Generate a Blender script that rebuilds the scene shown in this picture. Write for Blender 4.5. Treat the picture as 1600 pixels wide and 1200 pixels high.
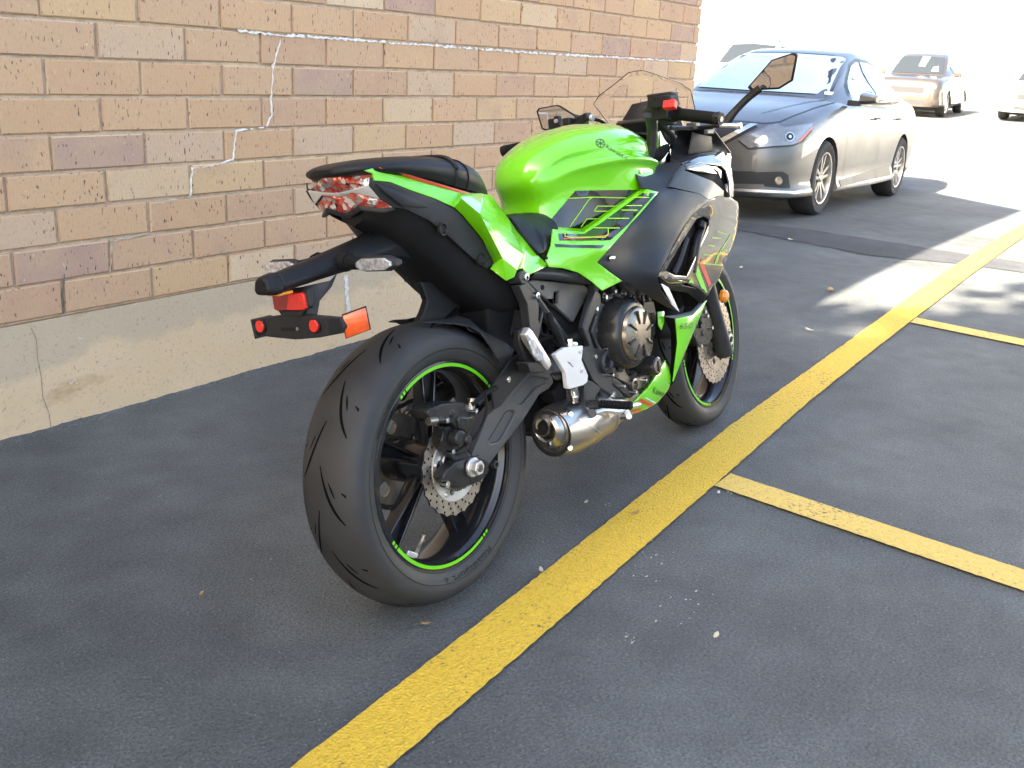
import bpy, bmesh, math, random
import numpy as np
from mathutils import Vector, Matrix
from mathutils.geometry import delaunay_2d_cdt
from mathutils.bvhtree import BVHTree
random.seed(7)
for o in list(bpy.data.objects): bpy.data.objects.remove(o)
SC = bpy.context.scene
COL = SC.collection
R = math.radians

# ------------------------------------------------------------------ camera
FPX, CU, CV = 1477.8, 800.0, 519.0            # focal length in photo pixels, principal point
YAW, PITCH, ROLL = R(35.5368), R(15.9046), R(-2.9284)
CAM = Vector((0.0, -2.7483, 1.1707))
fw = Vector((math.cos(YAW)*math.cos(PITCH), math.sin(YAW)*math.cos(PITCH), -math.sin(PITCH)))
ri = Vector((math.sin(YAW), -math.cos(YAW), 0)); dn = fw.cross(ri)
ri, dn = ri*math.cos(ROLL)+dn*math.sin(ROLL), -ri*math.sin(ROLL)+dn*math.cos(ROLL)
cd = bpy.data.cameras.new('camera'); cam = bpy.data.objects.new('camera', cd); COL.objects.link(cam)
cd.sensor_width = 36.0; cd.lens = FPX/1600*36; cd.shift_y = -(600-CV)/1600
cd.clip_start = 0.05; cd.clip_end = 2000
M3 = Matrix((ri, -dn, -fw)).transposed()
cam.matrix_world = Matrix.Translation(CAM) @ M3.to_4x4()
SC.camera = cam
SC.render.resolution_x, SC.render.resolution_y = 1024, 768

# ------------------------------------------------------------------ light
SUN_EL = R(36.0); LDIR = Vector((0.9798, -0.2, 0)).normalized()      # the way the light travels on plan
wd = bpy.data.worlds.new('World'); SC.world = wd; wd.use_nodes = True
nt = wd.node_tree; bg = nt.nodes['Background']
sky = nt.nodes.new('ShaderNodeTexSky'); sky.sky_type = 'NISHITA'; sky.sun_disc = False
sky.sun_elevation = SUN_EL; sky.sun_rotation = math.atan2(-LDIR.x, -LDIR.y) % (2*math.pi)
sky.air_density = 1.0; sky.dust_density = 5.0; sky.ozone_density = 0.4
nt.links.new(sky.outputs[0], bg.inputs[0]); bg.inputs[1].default_value = 0.08
sl = bpy.data.lights.new('sun', 'SUN'); sl.energy = 5.0; sl.angle = R(0.5); sl.color = (1.0, 0.89, 0.72)
sun = bpy.data.objects.new('sun', sl); COL.objects.link(sun)
sd = Vector((LDIR.x*math.cos(SUN_EL), LDIR.y*math.cos(SUN_EL), -math.sin(SUN_EL)))
sun.rotation_euler = sd.to_track_quat('-Z', 'Y').to_euler(); sun.location = (-10, 3, 12)
SC.view_settings.view_transform = 'Standard'; SC.view_settings.look = 'None'
SC.view_settings.exposure = 3.42; SC.view_settings.gamma = 1.0
SC.view_settings.use_curve_mapping = False
SC.render.engine = 'CYCLES'

# ------------------------------------------------------------------ pixel rays
def ray(u, v):
    return (ri*((u-CU)/FPX) + dn*((v-CV)/FPX) + fw)
def on_ground(u, v, z=0.0):
    d = ray(u, v); return CAM + d*((z-CAM.z)/d.z)
def on_wall(u, v, y=0.0):
    d = ray(u, v); return CAM + d*((y-CAM.y)/d.y)
# the motorcycle's own frame: x forward, y left, z up, origin at the rear contact patch
LEAN = R(10.4709)
BM = Matrix.Translation((1.4744, -1.5188, 0)) @ Matrix.Rotation(R(0.9403), 4, 'Z') @ Matrix.Translation((0, 0, .07)) @ Matrix.Rotation(-LEAN, 4, 'X') @ Matrix.Translation((0, 0, -.07))
BI = BM.inverted(); BC = BI @ CAM
def U(u, v, y):
    d = BI.to_3x3() @ ray(u, v); return BC + d*((y-BC.y)/d.y)
def UX(u, v, x):
    d = BI.to_3x3() @ ray(u, v); return BC + d*((x-BC.x)/d.x)

# ------------------------------------------------------------------ materials
MATS = {}
def mat(name, col, rough=.5, metal=0., coat=0., spec=.5, noise=None, bump=None, trans=0., emit=0., ior=1.45, bumpdist=.002):
    """noise=(scale, amount) varies colour; bump=(scale, strength)"""
    m = bpy.data.materials.new(name); m.use_nodes = True; MATS[name] = m
    N = m.node_tree.nodes; L = m.node_tree.links; b = N['Principled BSDF']
    b.inputs['Base Color'].default_value = (*col, 1); b.inputs['Roughness'].default_value = rough
    b.inputs['Metallic'].default_value = metal; b.inputs['Coat Weight'].default_value = coat
    b.inputs['Coat Roughness'].default_value = .04
    b.inputs['Specular IOR Level'].default_value = spec; b.inputs['IOR'].default_value = ior
    b.inputs['Transmission Weight'].default_value = trans
    tc = N.new('ShaderNodeTexCoord')
    if noise:
        n = N.new('ShaderNodeTexNoise'); n.inputs['Scale'].default_value = noise[0]; n.inputs['Detail'].default_value = 5
        L.new(tc.outputs['Object'], n.inputs['Vector'])
        r = N.new('ShaderNodeMapRange'); r.inputs[1].default_value = .3; r.inputs[2].default_value = .7
        r.inputs[3].default_value = 1-noise[1]; r.inputs[4].default_value = 1+noise[1]; L.new(n.outputs[0], r.inputs[0])
        x = N.new('ShaderNodeVectorMath'); x.operation = 'SCALE'; x.inputs[0].default_value = col
        L.new(r.outputs[0], x.inputs['Scale']); L.new(x.outputs[0], b.inputs['Base Color'])
        rr = N.new('ShaderNodeMapRange'); rr.inputs[1].default_value = .3; rr.inputs[2].default_value = .7
        rr.inputs[3].default_value = max(.02, rough-.08); rr.inputs[4].default_value = min(1, rough+.1)
        L.new(n.outputs[0], rr.inputs[0]); L.new(rr.outputs[0], b.inputs['Roughness'])
    if bump:
        n = N.new('ShaderNodeTexNoise'); n.inputs['Scale'].default_value = bump[0]; n.inputs['Detail'].default_value = 3
        L.new(tc.outputs['Object'], n.inputs['Vector'])
        p = N.new('ShaderNodeBump'); p.inputs['Strength'].default_value = bump[1]; p.inputs['Distance'].default_value = bumpdist
        L.new(n.outputs[0], p.inputs['Height']); L.new(p.outputs[0], b.inputs['Normal'])
    return m
def nodes(m): return m.node_tree.nodes, m.node_tree.links, m.node_tree.nodes['Principled BSDF']
def ramp(N, stops, interp='LINEAR'):
    r = N.new('ShaderNodeValToRGB'); e = r.color_ramp; e.interpolation = interp
    while len(e.elements) < len(stops): e.elements.new(.5)
    for k, (p, c) in enumerate(stops): e.elements[k].position = p; e.elements[k].color = (*c, 1)
    return r
mat('green', (.155, .56, .004), .22, coat=1., noise=(3, .02))
mat('green_stripe', (.14, .55, .01), .35)
mat('black_gloss', (.012, .012, .013), .12, coat=1.)
mat('black_satin', (.013, .013, .014), .32, spec=.35, noise=(40, .15))
mat('black_plastic', (.0095, .0095, .0105), .48, spec=.3, bump=(900, .12), noise=(12, .12))
mat('black_soft', (.007, .007, .0075), .75, spec=.2, noise=(20, .2))
mat('grey_plastic', (.021, .021, .022), .5, spec=.35, bump=(900, .12), noise=(10, .1))
mat('cowl_grey', (.012, .0135, .0165), .40, spec=.4, bump=(1200, .06), noise=(6, .06))
mat('frame_black', (.026, .027, .029), .36, spec=.4, noise=(30, .12))
mat('cover_grey', (.085, .080, .074), .5, spec=.4, bump=(900, .1), noise=(10, .1))
mat('arm_grey', (.066, .063, .060), .38, spec=.45, metal=.1, noise=(14, .1))
mat('vinyl', (.009, .0095, .0105), .46, spec=.35, bump=(500, .18), noise=(9, .1))
mat('engine_black', (.020, .0195, .019), .28, metal=.15, noise=(25, .1))
mat('engine_cap', (.24, .21, .175), .30, metal=.9, noise=(30, .1))
mat('steel', (.62, .60, .57), .28, metal=1., noise=(40, .08))
mat('disc_steel', (.40, .345, .285), .38, metal=.9, noise=(60, .12))
mat('alu', (.68, .67, .65), .42, metal=.85, noise=(30, .06))
mat('silver_paint', (.62, .61, .59), .38, metal=.25, noise=(20, .03))
mat('chrome', (.75, .75, .74), .12, metal=1.)
mat('muffler_steel', (.52, .49, .45), .31, metal=1., noise=(14, .1))
mat('dark_hole', (.006, .006, .006), .9)
mat('white_gloss', (.72, .72, .7), .4)
mat('red_paint', (.55, .03, .015), .4)
mat('orange_trim', (.52, .075, .03), .35)
mat('red_switch', (.62, .02, .02), .4)
mat('red_lens', (.62, .018, .008), .12, coat=.6, noise=(60, .12))
mat('dark_red_lens', (.20, .012, .008), .15, coat=.6)
mat('amber_lens', (.75, .24, .01), .12, coat=.8, noise=(40, .3))
mat('orange_reflector', (.66, .09, .015), .16, coat=.8, noise=(40, .25))
mat('decal_dark', (.03, .05, .02), .4)
mat('gold', (.45, .30, .10), .35, metal=.9)
mat('line_green', (.30, .62, .03), .35)
m = mat('clear_lens', (.55, .55, .55), .08, metal=.55, noise=(120, .45))
m = mat('tail_lens', (.8, .1, .08), .07, coat=1.)
N, L, b = nodes(m); v = N.new('ShaderNodeTexVoronoi'); v.inputs['Scale'].default_value = 105
tc = N.new('ShaderNodeTexCoord'); L.new(tc.outputs['Object'], v.inputs['Vector'])
r = ramp(N, [(0, (.03, .02, .02)), (.14, (.50, .05, .03)), (.42, (.62, .16, .10)), (.58, (.34, .31, .30)), (.76, (.80, .74, .70)), (.93, (.66, .07, .04))], 'CONSTANT')
L.new(v.outputs['Color'], r.inputs[0]); L.new(r.outputs[0], b.inputs['Base Color']); b.inputs['Metallic'].default_value = .4
p = N.new('ShaderNodeBump'); p.inputs['Strength'].default_value = .6; p.inputs['Distance'].default_value = .004
L.new(v.outputs['Distance'], p.inputs['Height']); L.new(p.outputs[0], b.inputs['Normal'])
mat('mirror_glass', (.80, .80, .80), .03, metal=1.)
mat('screen', (.97, .98, .98), .02, trans=1., ior=1.03)
mat('screen_edge', (.05, .047, .045), .18, spec=.8)
m = mat('tyre', (.028, .028, .028), .6, bump=(700, .18), noise=(9, .32))
m = mat('tyre_side', (.036, .034, .031), .62, bump=(500, .15), noise=(18, .15))
mat('tyre_groove', (.003, .003, .003), .9, spec=.1)
mat('tyre_text', (.007, .007, .007), .6)
mat('rim_black', (.011, .011, .012), .2, coat=.5)

# ------------------------------------------------------------------ mesh builder
def catmull(P, n=6, closed=False):
    P = [Vector(p) for p in P]; out = []; k = len(P)
    rng = range(k) if closed else range(k-1)
    for i in rng:
        p1, p2 = P[i], P[(i+1) % k]
        p0 = P[(i-1) % k] if closed or i > 0 else p1*2-p2
        p3 = P[(i+2) % k] if closed or i+2 < k else p2*2-p1
        for j in range(n):
            t = j/n
            out.append(.5*((2*p1)+(p2-p0)*t+(2*p0-5*p1+4*p2-p3)*t*t+(3*p1-p0-3*p2+p3)*t**3))
    if not closed: out.append(P[-1])
    return out
def inside(pt, loop):
    x, y = pt; c = False; j = len(loop)-1
    for i in range(len(loop)):
        xi, yi = loop[i][0], loop[i][1]; xj, yj = loop[j][0], loop[j][1]
        if (yi > y) != (yj > y) and x < (xj-xi)*(y-yi)/(yj-yi)+xi: c = not c
        j = i
    return c
def cdt(loops, grid=None, dense=None):
    """triangles inside loops[0] minus the other loops; grid = spacing of interior points"""
    if dense:
        nl = []
        for lp in loops:
            q = []
            for i in range(len(lp)):
                a, b_ = Vector(lp[i][:2]), Vector(lp[(i+1) % len(lp)][:2]); n = max(1, int((b_-a).length/dense))
                q += [a.lerp(b_, t/n) for t in range(n)]
            nl.append(q)
        loops = nl
    pts = []; edges = []
    for lp in loops:
        s = len(pts); pts += [Vector(q[:2]) for q in lp]
        edges += [(s+i, s+(i+1) % len(lp)) for i in range(len(lp))]
    if grid:
        xs = [q.x for q in pts[:len(loops[0])]]; ys = [q.y for q in pts[:len(loops[0])]]
        bnd = [q.copy() for q in pts]
        y = min(ys)+grid*.5; k = 0
        while y < max(ys):
            x = min(xs)+(grid*.5 if k % 2 else grid)
            while x < max(xs):
                q = Vector((x, y))
                if inside(q, loops[0]) and not any(inside(q, h) for h in loops[1:]) and min((q-b2).length_squared for b2 in bnd) > (.45*grid)**2: pts.append(q)
                x += grid
            y += grid*.87; k += 1
    vs, _, fs, *_ = delaunay_2d_cdt(pts, edges, [], 0, 1e-7)
    F = []
    for f in fs:
        c = sum((vs[i] for i in f), Vector((0, 0)))/len(f)
        if inside(c, loops[0]) and not any(inside(c, h) for h in loops[1:]): F.append(tuple(f))
    return [Vector(q) for q in vs], F, [len(lp) for lp in loops]
class MB:
    def __init__(s): s.v = []; s.f = []; s.m = []
    def add(s, V, F, m=0):
        k = len(s.v); s.v += [Vector(q) for q in V]; s.f += [tuple(i+k for i in f) for f in F]; s.m += [m]*len(F); return s
    def box(s, c, size, rot=None, m=0, taper=1.0):
        x, y, z = [q/2 for q in size]; V = []
        for a in (-1, 1):
            for b_ in (-1, 1):
                for d in (-1, 1):
                    t = taper if d > 0 else 1; V.append(Vector((a*x*t, b_*y*t, d*z)))
        if rot: V = [rot @ q for q in V]
        V = [q+Vector(c) for q in V]
        return s.add(V, [(0, 1, 3, 2), (4, 6, 7, 5), (0, 4, 5, 1), (2, 3, 7, 6), (0, 2, 6, 4), (1, 5, 7, 3)], m)
    def cyl(s, a, b_, r0, r1=None, n=20, m=0, caps=True):
        a, b_ = Vector(a), Vector(b_); r1 = r0 if r1 is None else r1
        q = (b_-a).to_track_quat('Z', 'Y'); V = []
        for c, r_ in ((a, r0), (b_, r1)):
            V += [c+q @ Vector((r_*math.cos(2*math.pi*i/n), r_*math.sin(2*math.pi*i/n), 0)) for i in range(n)]
        F = [(i, (i+1) % n, n+(i+1) % n, n+i) for i in range(n)]
        if caps: F += [tuple(range(n))[::-1], tuple(range(n, 2*n))]
        return s.add(V, F, m)
    def tube(s, P, r, n=10, m=0, sm=5, closed=False, flat=None):
        P = catmull(P, sm, closed) if sm > 1 else [Vector(p) for p in P]
        rs = r if isinstance(r, (list, tuple)) else None
        V = []; k = len(P); up = Vector((0, 0, 1))
        for i, p in enumerate(P):
            t = (P[(i+1) % k]-P[i-1]) if closed else (P[min(i+1, k-1)]-P[max(i-1, 0)])
            t.normalize(); a = t.cross(up)
            if a.length < .05: a = t.cross(Vector((0, 1, 0)))
            a.normalize(); b_ = a.cross(t)
            if rs: w = i/(k-1)*(len(rs)-1); j = min(int(w), len(rs)-2); rr = rs[j]+(rs[j+1]-rs[j])*(w-j)
            else: rr = r
            V += [p+a*rr*math.cos(2*math.pi*q/n)*(flat or 1)+b_*rr*math.sin(2*math.pi*q/n) for q in range(n)]
        F = []
        for i in range(k if closed else k-1):
            for q in range(n):
                i2 = (i+1) % k; F.append((i*n+q, i*n+(q+1) % n, i2*n+(q+1) % n, i2*n+q))
        if not closed: F += [tuple(range(n)), tuple(range((k-1)*n, k*n))[::-1]]
        return s.add(V, F, m)
    def lathe(s, prof, c, n=64, m=0, closed=False, a0=0, a1=2*math.pi):
        """profile (radius, y) turned about the y axis through c"""
        k = len(prof); full = abs(a1-a0) > 6.28; V = []; nn = n if full else n+1
        for i in range(nn):
            a = a0+(a1-a0)*i/n
            V += [Vector((c[0]+r_*math.cos(a), c[1]+y, c[2]+r_*math.sin(a))) for r_, y in prof]
        F = []
        for i in range(n):
            i2 = (i+1) % nn
            for j in range(k if closed else k-1):
                j2 = (j+1) % k; F.append((i*k+j, i*k+j2, i2*k+j2, i2*k+j))
        return s.add(V, F, m)
    def loft(s, secs, m=0, closed=True, caps=True):
        n = len(secs[0]); V = [Vector(q) for sec in secs for q in sec]; F = []
        for i in range(len(secs)-1):
            for j in range(n if closed else n-1):
                j2 = (j+1) % n; F.append((i*n+j, i*n+j2, (i+1)*n+j2, (i+1)*n+j))
        if caps: F += [tuple(range(n))[::-1], tuple(range((len(secs)-1)*n, len(secs)*n))]
        return s.add(V, F, m)
    def plate(s, loops, f0, f1, m=0, mside=None):
        """2-D loops (outline, then holes) between two surfaces f0(a,b), f1(a,b)"""
        vs, F, ln = cdt(loops); n = len(vs)
        V = [f0(*q) for q in vs]+[f1(*q) for q in vs]
        G = list(F)+[tuple(n+i for i in f[::-1]) for f in F]; k = 0
        s.add(V, G, m); base = len(s.v)-2*n; W = []
        for l in ln:
            for i in range(l): a, b_ = k+i, k+(i+1) % l; W.append((a, b_, n+b_, n+a))
            k += l
        s.f += [tuple(i+base for i in f) for f in W]; s.m += [m if mside is None else mside]*len(W)
        return s
    def mirror(s):
        k = len(s.v); s.v += [Vector((q.x, -q.y, q.z)) for q in s.v]
        s.f += [tuple(i+k for i in f[::-1]) for f in list(s.f)]; s.m += list(s.m); return s
    def split(s, name, mats, parent=None, tol=.02, **k):
        """one object for each cluster of loose pieces"""
        par = list(range(len(s.v)))
        def fd(i):
            while par[i] != i: par[i] = par[par[i]]; i = par[i]
            return i
        for f in s.f:
            for i in f[1:]: par[fd(i)] = fd(f[0])
        comps = {}
        for j, f in enumerate(s.f): comps.setdefault(fd(f[0]), []).append(j)
        cl = []
        for fs in comps.values():
            ids = sorted({i for j in fs for i in s.f[j]}); c = sum((s.v[i] for i in ids), Vector())/len(ids)
            for g in cl:
                if (g[0]-c).length < tol: g[1] += fs; break
            else: cl.append([c, list(fs)])
        out = []
        for c, fs in cl:
            ids = sorted({i for j in fs for i in s.f[j]}); mp = {i: k_ for k_, i in enumerate(ids)}; mb = MB()
            mb.v = [s.v[i] for i in ids]; mb.f = [tuple(mp[i] for i in s.f[j]) for j in fs]; mb.m = [s.m[j] for j in fs]; out.append(mb.build(name, mats, parent, **k))
        return out
    def build(s, name, mats, parent=None, bevel=0, smooth=35, sub=0, solid=0, M=None, recalc=True, seg=2, label=None, kind=None, offset=-1):
        me = bpy.data.meshes.new(name)
        V = [M @ q for q in s.v] if M else s.v
        me.from_pydata([tuple(q) for q in V], [], s.f)
        for n in (mats if isinstance(mats, (list, tuple)) else [mats]): me.materials.append(MATS[n])
        me.polygons.foreach_set('material_index', s.m); me.update()
        if recalc:
            bm = bmesh.new(); bm.from_mesh(me); bmesh.ops.remove_doubles(bm, verts=bm.verts, dist=1e-6)
            bmesh.ops.recalc_face_normals(bm, faces=bm.faces); bm.to_mesh(me); bm.free()
        if smooth:
            me.polygons.foreach_set('use_smooth', [True]*len(me.polygons)); me.set_sharp_from_angle(angle=R(smooth))
        o = bpy.data.objects.new(name, me); COL.objects.link(o)
        if solid: q = o.modifiers.new('solid', 'SOLIDIFY'); q.thickness = solid; q.offset = offset
        if bevel:
            q = o.modifiers.new('bevel', 'BEVEL'); q.width = bevel; q.segments = seg; q.limit_method = 'ANGLE'; q.angle_limit = R(32)
        if sub: q = o.modifiers.new('sub', 'SUBSURF'); q.levels = q.render_levels = sub
        if parent: o.parent = parent
        if label: o['label'] = label
        if kind: o['kind'] = kind
        return o
def tag(o, label, cat, group=None):
    o['label'] = label; o['category'] = cat
    if group: o['group'] = group
    return o
def thing(name, label, cat, M=None, group=None):
    o = bpy.data.objects.new(name, None); COL.objects.link(o); o.empty_display_size = .2
    if M is not None: o.matrix_world = M
    return tag(o, label, cat, group)
def face_cam(V, F, C):
    out = []
    for f in F:
        c = sum((V[i] for i in f), Vector())/len(f); n = Vector()
        for i in range(len(f)): n += (V[f[i]]-c).cross(V[f[(i+1) % len(f)]]-c)
        out.append(tuple(f) if n.dot(C-c) >= 0 else tuple(f)[::-1])
    return out
def tps(ctrl):
    """thin-plate surface y(u,v) through control points"""
    P = np.array([c[:2] for c in ctrl], float)/100; y = np.array([c[2] for c in ctrl], float); n = len(P)
    def phi(r2): return np.where(r2 > 0, .5*r2*np.log(np.maximum(r2, 1e-12)), 0)
    K = phi(((P[:, None]-P[None])**2).sum(-1))+np.eye(n)*1e-4; Q = np.c_[np.ones(n), P]
    A = np.block([[K, Q], [Q.T, np.zeros((3, 3))]]); w = np.linalg.solve(A, np.r_[y, 0, 0, 0])
    def f(u, v):
        q = np.array([u, v])/100; return float(phi(((P-q)**2).sum(-1)) @ w[:n]+w[n]+w[n+1:] @ q)
    return f

# ================================================================== SETTING
def lerp_tab(T, x):
    if x <= T[0][0]: return T[0][1]
    for (a, b_), (c, d) in zip(T, T[1:]):
        if x <= c: t = (x-a)/(c-a); t = t*t*(3-2*t) if False else t; return b_+(d-b_)*t
    return T[-1][1]
GZ = [(6.5, 0), (8.49, -.023), (11.27, -.084), (13, -.09), (20, .09), (27, .34), (32, .46), (60, .60), (120, .7)]
def gz(x): return lerp_tab(GZ, x)
def struct(name, mb, mats, **k):
    o = mb.build(name, mats, **k); o['kind'] = 'structure'; return o

def asphalt(name, base, speck, seed):
    m = mat(name, base, .85); N, L, b = nodes(m)
    tc = N.new('ShaderNodeTexCoord'); mp = N.new('ShaderNodeMapping'); mp.inputs['Location'].default_value = (seed, seed*2, 0)
    L.new(tc.outputs['Object'], mp.inputs[0])
    def noi(s, d=4, r=.6):
        n = N.new('ShaderNodeTexNoise'); n.inputs['Scale'].default_value = s; n.inputs['Detail'].default_value = d; n.inputs['Roughness'].default_value = r
        L.new(mp.outputs[0], n.inputs['Vector']); return n
    big, mid, fine = noi(.9), noi(7), noi(150, 5, .7)
    def mr(n, a, b_, c, d):
        q = N.new('ShaderNodeMapRange'); q.inputs[1].default_value = a; q.inputs[2].default_value = b_; q.inputs[3].default_value = c; q.inputs[4].default_value = d
        L.new(n.outputs[0], q.inputs[0]); return q
    def mul(a, b_):
        q = N.new('ShaderNodeMath'); q.operation = 'MULTIPLY'; L.new(a.outputs[0], q.inputs[0]); L.new(b_.outputs[0], q.inputs[1]); return q
    k = mul(mul(mr(big, .33, .67, .70, 1.24), mr(mid, .3, .7, .84, 1.16)), mr(fine, .3, .7, .5, 1.5))
    sc = N.new('ShaderNodeVectorMath'); sc.operation = 'SCALE'; sc.inputs[0].default_value = base; L.new(k.outputs[0], sc.inputs['Scale'])
    vo = N.new('ShaderNodeTexVoronoi'); vo.inputs['Scale'].default_value = 170; vo.feature = 'F1'; L.new(mp.outputs[0], vo.inputs['Vector'])
    # a few pale chips of stone
    cs = N.new('ShaderNodeSeparateColor'); L.new(vo.outputs['Color'], cs.inputs[0])
    g1 = N.new('ShaderNodeMath'); g1.operation = 'GREATER_THAN'; g1.inputs[1].default_value = 1-speck; L.new(cs.outputs[0], g1.inputs[0])
    g2 = N.new('ShaderNodeMath'); g2.operation = 'LESS_THAN'; g2.inputs[1].default_value = .42; L.new(vo.outputs['Distance'], g2.inputs[0])
    g = mul(g1, g2)
    mx = N.new('ShaderNodeMix'); mx.data_type = 'RGBA'; L.new(g.outputs[0], mx.inputs[0]); L.new(sc.outputs[0], mx.inputs[6]); mx.inputs[7].default_value = (.15, .145, .14, 1)
    # rare scattered white scuffs
    L.new(mx.outputs[2], b.inputs['Base Color'])
    h = N.new('ShaderNodeMath'); h.operation = 'ADD'; L.new(fine.outputs[0], h.inputs[0]); L.new(vo.outputs['Distance'], h.inputs[1])
    bp = N.new('ShaderNodeBump'); bp.inputs['Strength'].default_value = .8; bp.inputs['Distance'].default_value = .005
    L.new(h.outputs[0], bp.inputs['Height']); L.new(bp.outputs[0], b.inputs['Normal'])
    return m
asphalt('asphalt', (.090, .096, .095), .02, 0)
asphalt('asphalt_seal', (.046, .048, .052), .01, 3)
def paint(name, col, worn):
    m = asphalt(name, (.06, .061, .063), .02, 1); N, L, b = nodes(m)
    src = b.inputs['Base Color'].links[0].from_socket
    tc = N.new('ShaderNodeTexCoord'); n = N.new('ShaderNodeTexNoise'); n.inputs['Scale'].default_value = 90; n.inputs['Detail'].default_value = 6; n.inputs['Roughness'].default_value = .7
    n2 = N.new('ShaderNodeTexNoise'); n2.inputs['Scale'].default_value = 5; n2.inputs['Detail'].default_value = 3
    L.new(tc.outputs['Object'], n.inputs[0]); L.new(tc.outputs['Object'], n2.inputs[0])
    a = N.new('ShaderNodeMath'); a.operation = 'MULTIPLY_ADD'; a.inputs[1].default_value = .35; L.new(n2.outputs[0], a.inputs[0]); L.new(n.outputs[0], a.inputs[2])
    r = N.new('ShaderNodeMapRange'); r.inputs[1].default_value = worn; r.inputs[2].default_value = worn+.10; L.new(a.outputs[0], r.inputs[0])
    tone = N.new('ShaderNodeMapRange'); tone.inputs[1].default_value = .3; tone.inputs[2].default_value = .7; tone.inputs[3].default_value = .80; tone.inputs[4].default_value = 1.12
    L.new(n.outputs[0], tone.inputs[0])
    sc = N.new('ShaderNodeVectorMath'); sc.operation = 'SCALE'; sc.inputs[0].default_value = col; L.new(tone.outputs[0], sc.inputs['Scale'])
    mx = N.new('ShaderNodeMix'); mx.data_type = 'RGBA'; L.new(r.outputs[0], mx.inputs[0]); L.new(src, mx.inputs[6]); L.new(sc.outputs[0], mx.inputs[7])
    L.new(mx.outputs[2], b.inputs['Base Color']); b.inputs['Roughness'].default_value = .7
paint('yellow_paint', (.68, .44, .035), .47)
paint('yellow_thin', (.65, .45, .10), .47)

xs = [-300, -60, -20, -8, -3, 0, 2, 4, 6.5, 7.5, 8.49, 9.8, 11.27, 13, 15, 18, 21, 24, 30, 40, 60, 90, 300]
ys = [-400, -80, -20, -6, -2, 0, 2, 8, 30, 100, 400]
g = MB(); g.add([(x, y, gz(x)) for x in xs for y in ys], [(i*len(ys)+j, (i+1)*len(ys)+j, (i+1)*len(ys)+j+1, i*len(ys)+j+1) for i in range(len(xs)-1) for j in range(len(ys)-1)])
struct('ground', g, 'asphalt', smooth=0)
def sheet(name, left, right, z, m, step=.018, wob=.0016, label=None):
    """painted strip between two edge tables (x -> y), its edges a little uneven"""
    rnd = random.Random(name); mb = MB(); V = []; x = max(left[0][0], right[0][0]); x1 = min(left[-1][0], right[-1][0])
    while x <= x1:
        V += [(x, lerp_tab(left, x)+rnd.uniform(-wob, wob), gz(x)+z), (x, lerp_tab(right, x)+rnd.uniform(-wob, wob), gz(x)+z)]
        x += step if x < 7 else step*4
    mb.add(V, [(2*i, 2*i+1, 2*i+3, 2*i+2) for i in range(len(V)//2-1)])
    return struct(name, mb, m, smooth=0)
sheet('yellow_edge_line', [(-1.5, -1.80), (1.344, -1.682), (2.2, -1.636), (2.93, -1.598), (4.17, -1.567), (5.26, -1.535), (6.28, -1.51), (14, -1.36)],
      [(-1.5, -1.93), (1.451, -1.809), (2.43, -1.764), (3.39, -1.716), (4.19, -1.696), (6.22, -1.655), (14, -1.50)], .008, 'yellow_paint')
for k, (xa, xb, dx, y0) in enumerate([(-.12, .0, .05, -1.885), (2.437, 2.552, .045, -1.763), (4.945, 5.075, .07, -1.682), (7.45, 7.58, .07, -1.66)]):
    rnd = random.Random(k); V = []; y = y0-.002
    while y > -6.2:
        s = dx*(y-y0)/.8*.9; V += [(xa+s+rnd.uniform(-.0014, .0014), y, gz(xa)+.0075), (xb+s+rnd.uniform(-.0014, .0014), y, gz(xb)+.0075)]; y -= .02
    mb = MB(); mb.add(V, [(2*i, 2*i+1, 2*i+3, 2*i+2) for i in range(len(V)//2-1)]); struct('bay_line', mb, 'yellow_thin', smooth=0)
rnd = random.Random(4); V = []
for i in range(90):
    t = i/89; y = 2.4-t*8.0
    xa = lerp_tab([(-5.6, 7.35), (-1.5, 6.97), (-1.0, 6.74), (-.45, 6.86), (.1, 6.99), (2.4, 7.1)], y)+rnd.uniform(-.02, .02)
    xb = lerp_tab([(-5.6, 7.9), (-1.45, 7.44), (-.7, 7.53), (-.2, 7.57), (.26, 7.40), (2.4, 7.6)], y)+rnd.uniform(-.02, .02)
    for x in (xa, (xa+xb)/2, xb): V.append((x, y, gz(x)+.004))
mb = MB(); mb.add(V, [(3*i+j, 3*i+j+1, 3*i+j+4, 3*i+j+3) for i in range(89) for j in (0, 1)]); struct('asphalt_patch', mb, 'asphalt_seal', smooth=0)

# ------------------------------------------------------------------ brick building
m = mat('brick', (.45, .29, .18), .85); N, L, b = nodes(m)
oi = N.new('ShaderNodeObjectInfo'); ge = N.new('ShaderNodeNewGeometry'); tc = N.new('ShaderNodeTexCoord')
ad = N.new('ShaderNodeMath'); ad.operation = 'ADD'; L.new(oi.outputs['Random'], ad.inputs[0]); L.new(ge.outputs['Random Per Island'], ad.inputs[1])
fr = N.new('ShaderNodeMath'); fr.operation = 'FRACT'; L.new(ad.outputs[0], fr.inputs[0])
cr = ramp(N, [(0, (.545, .34, .195)), (.20, (.57, .365, .21)), (.38, (.50, .315, .20)), (.54, (.54, .35, .215)), (.70, (.44, .29, .22)), (.77, (.585, .395, .215)), (.87, (.555, .395, .265)), (.945, (.605, .44, .275)), (.98, (.65, .50, .33))], 'CONSTANT')
L.new(fr.outputs[0], cr.inputs[0])
cb = N.new('ShaderNodeCombineXYZ'); sc = N.new('ShaderNodeMath'); sc.operation = 'MULTIPLY'; sc.inputs[1].default_value = 37; L.new(fr.outputs[0], sc.inputs[0])
L.new(sc.outputs[0], cb.inputs[0]); L.new(sc.outputs[0], cb.inputs[2])
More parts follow.
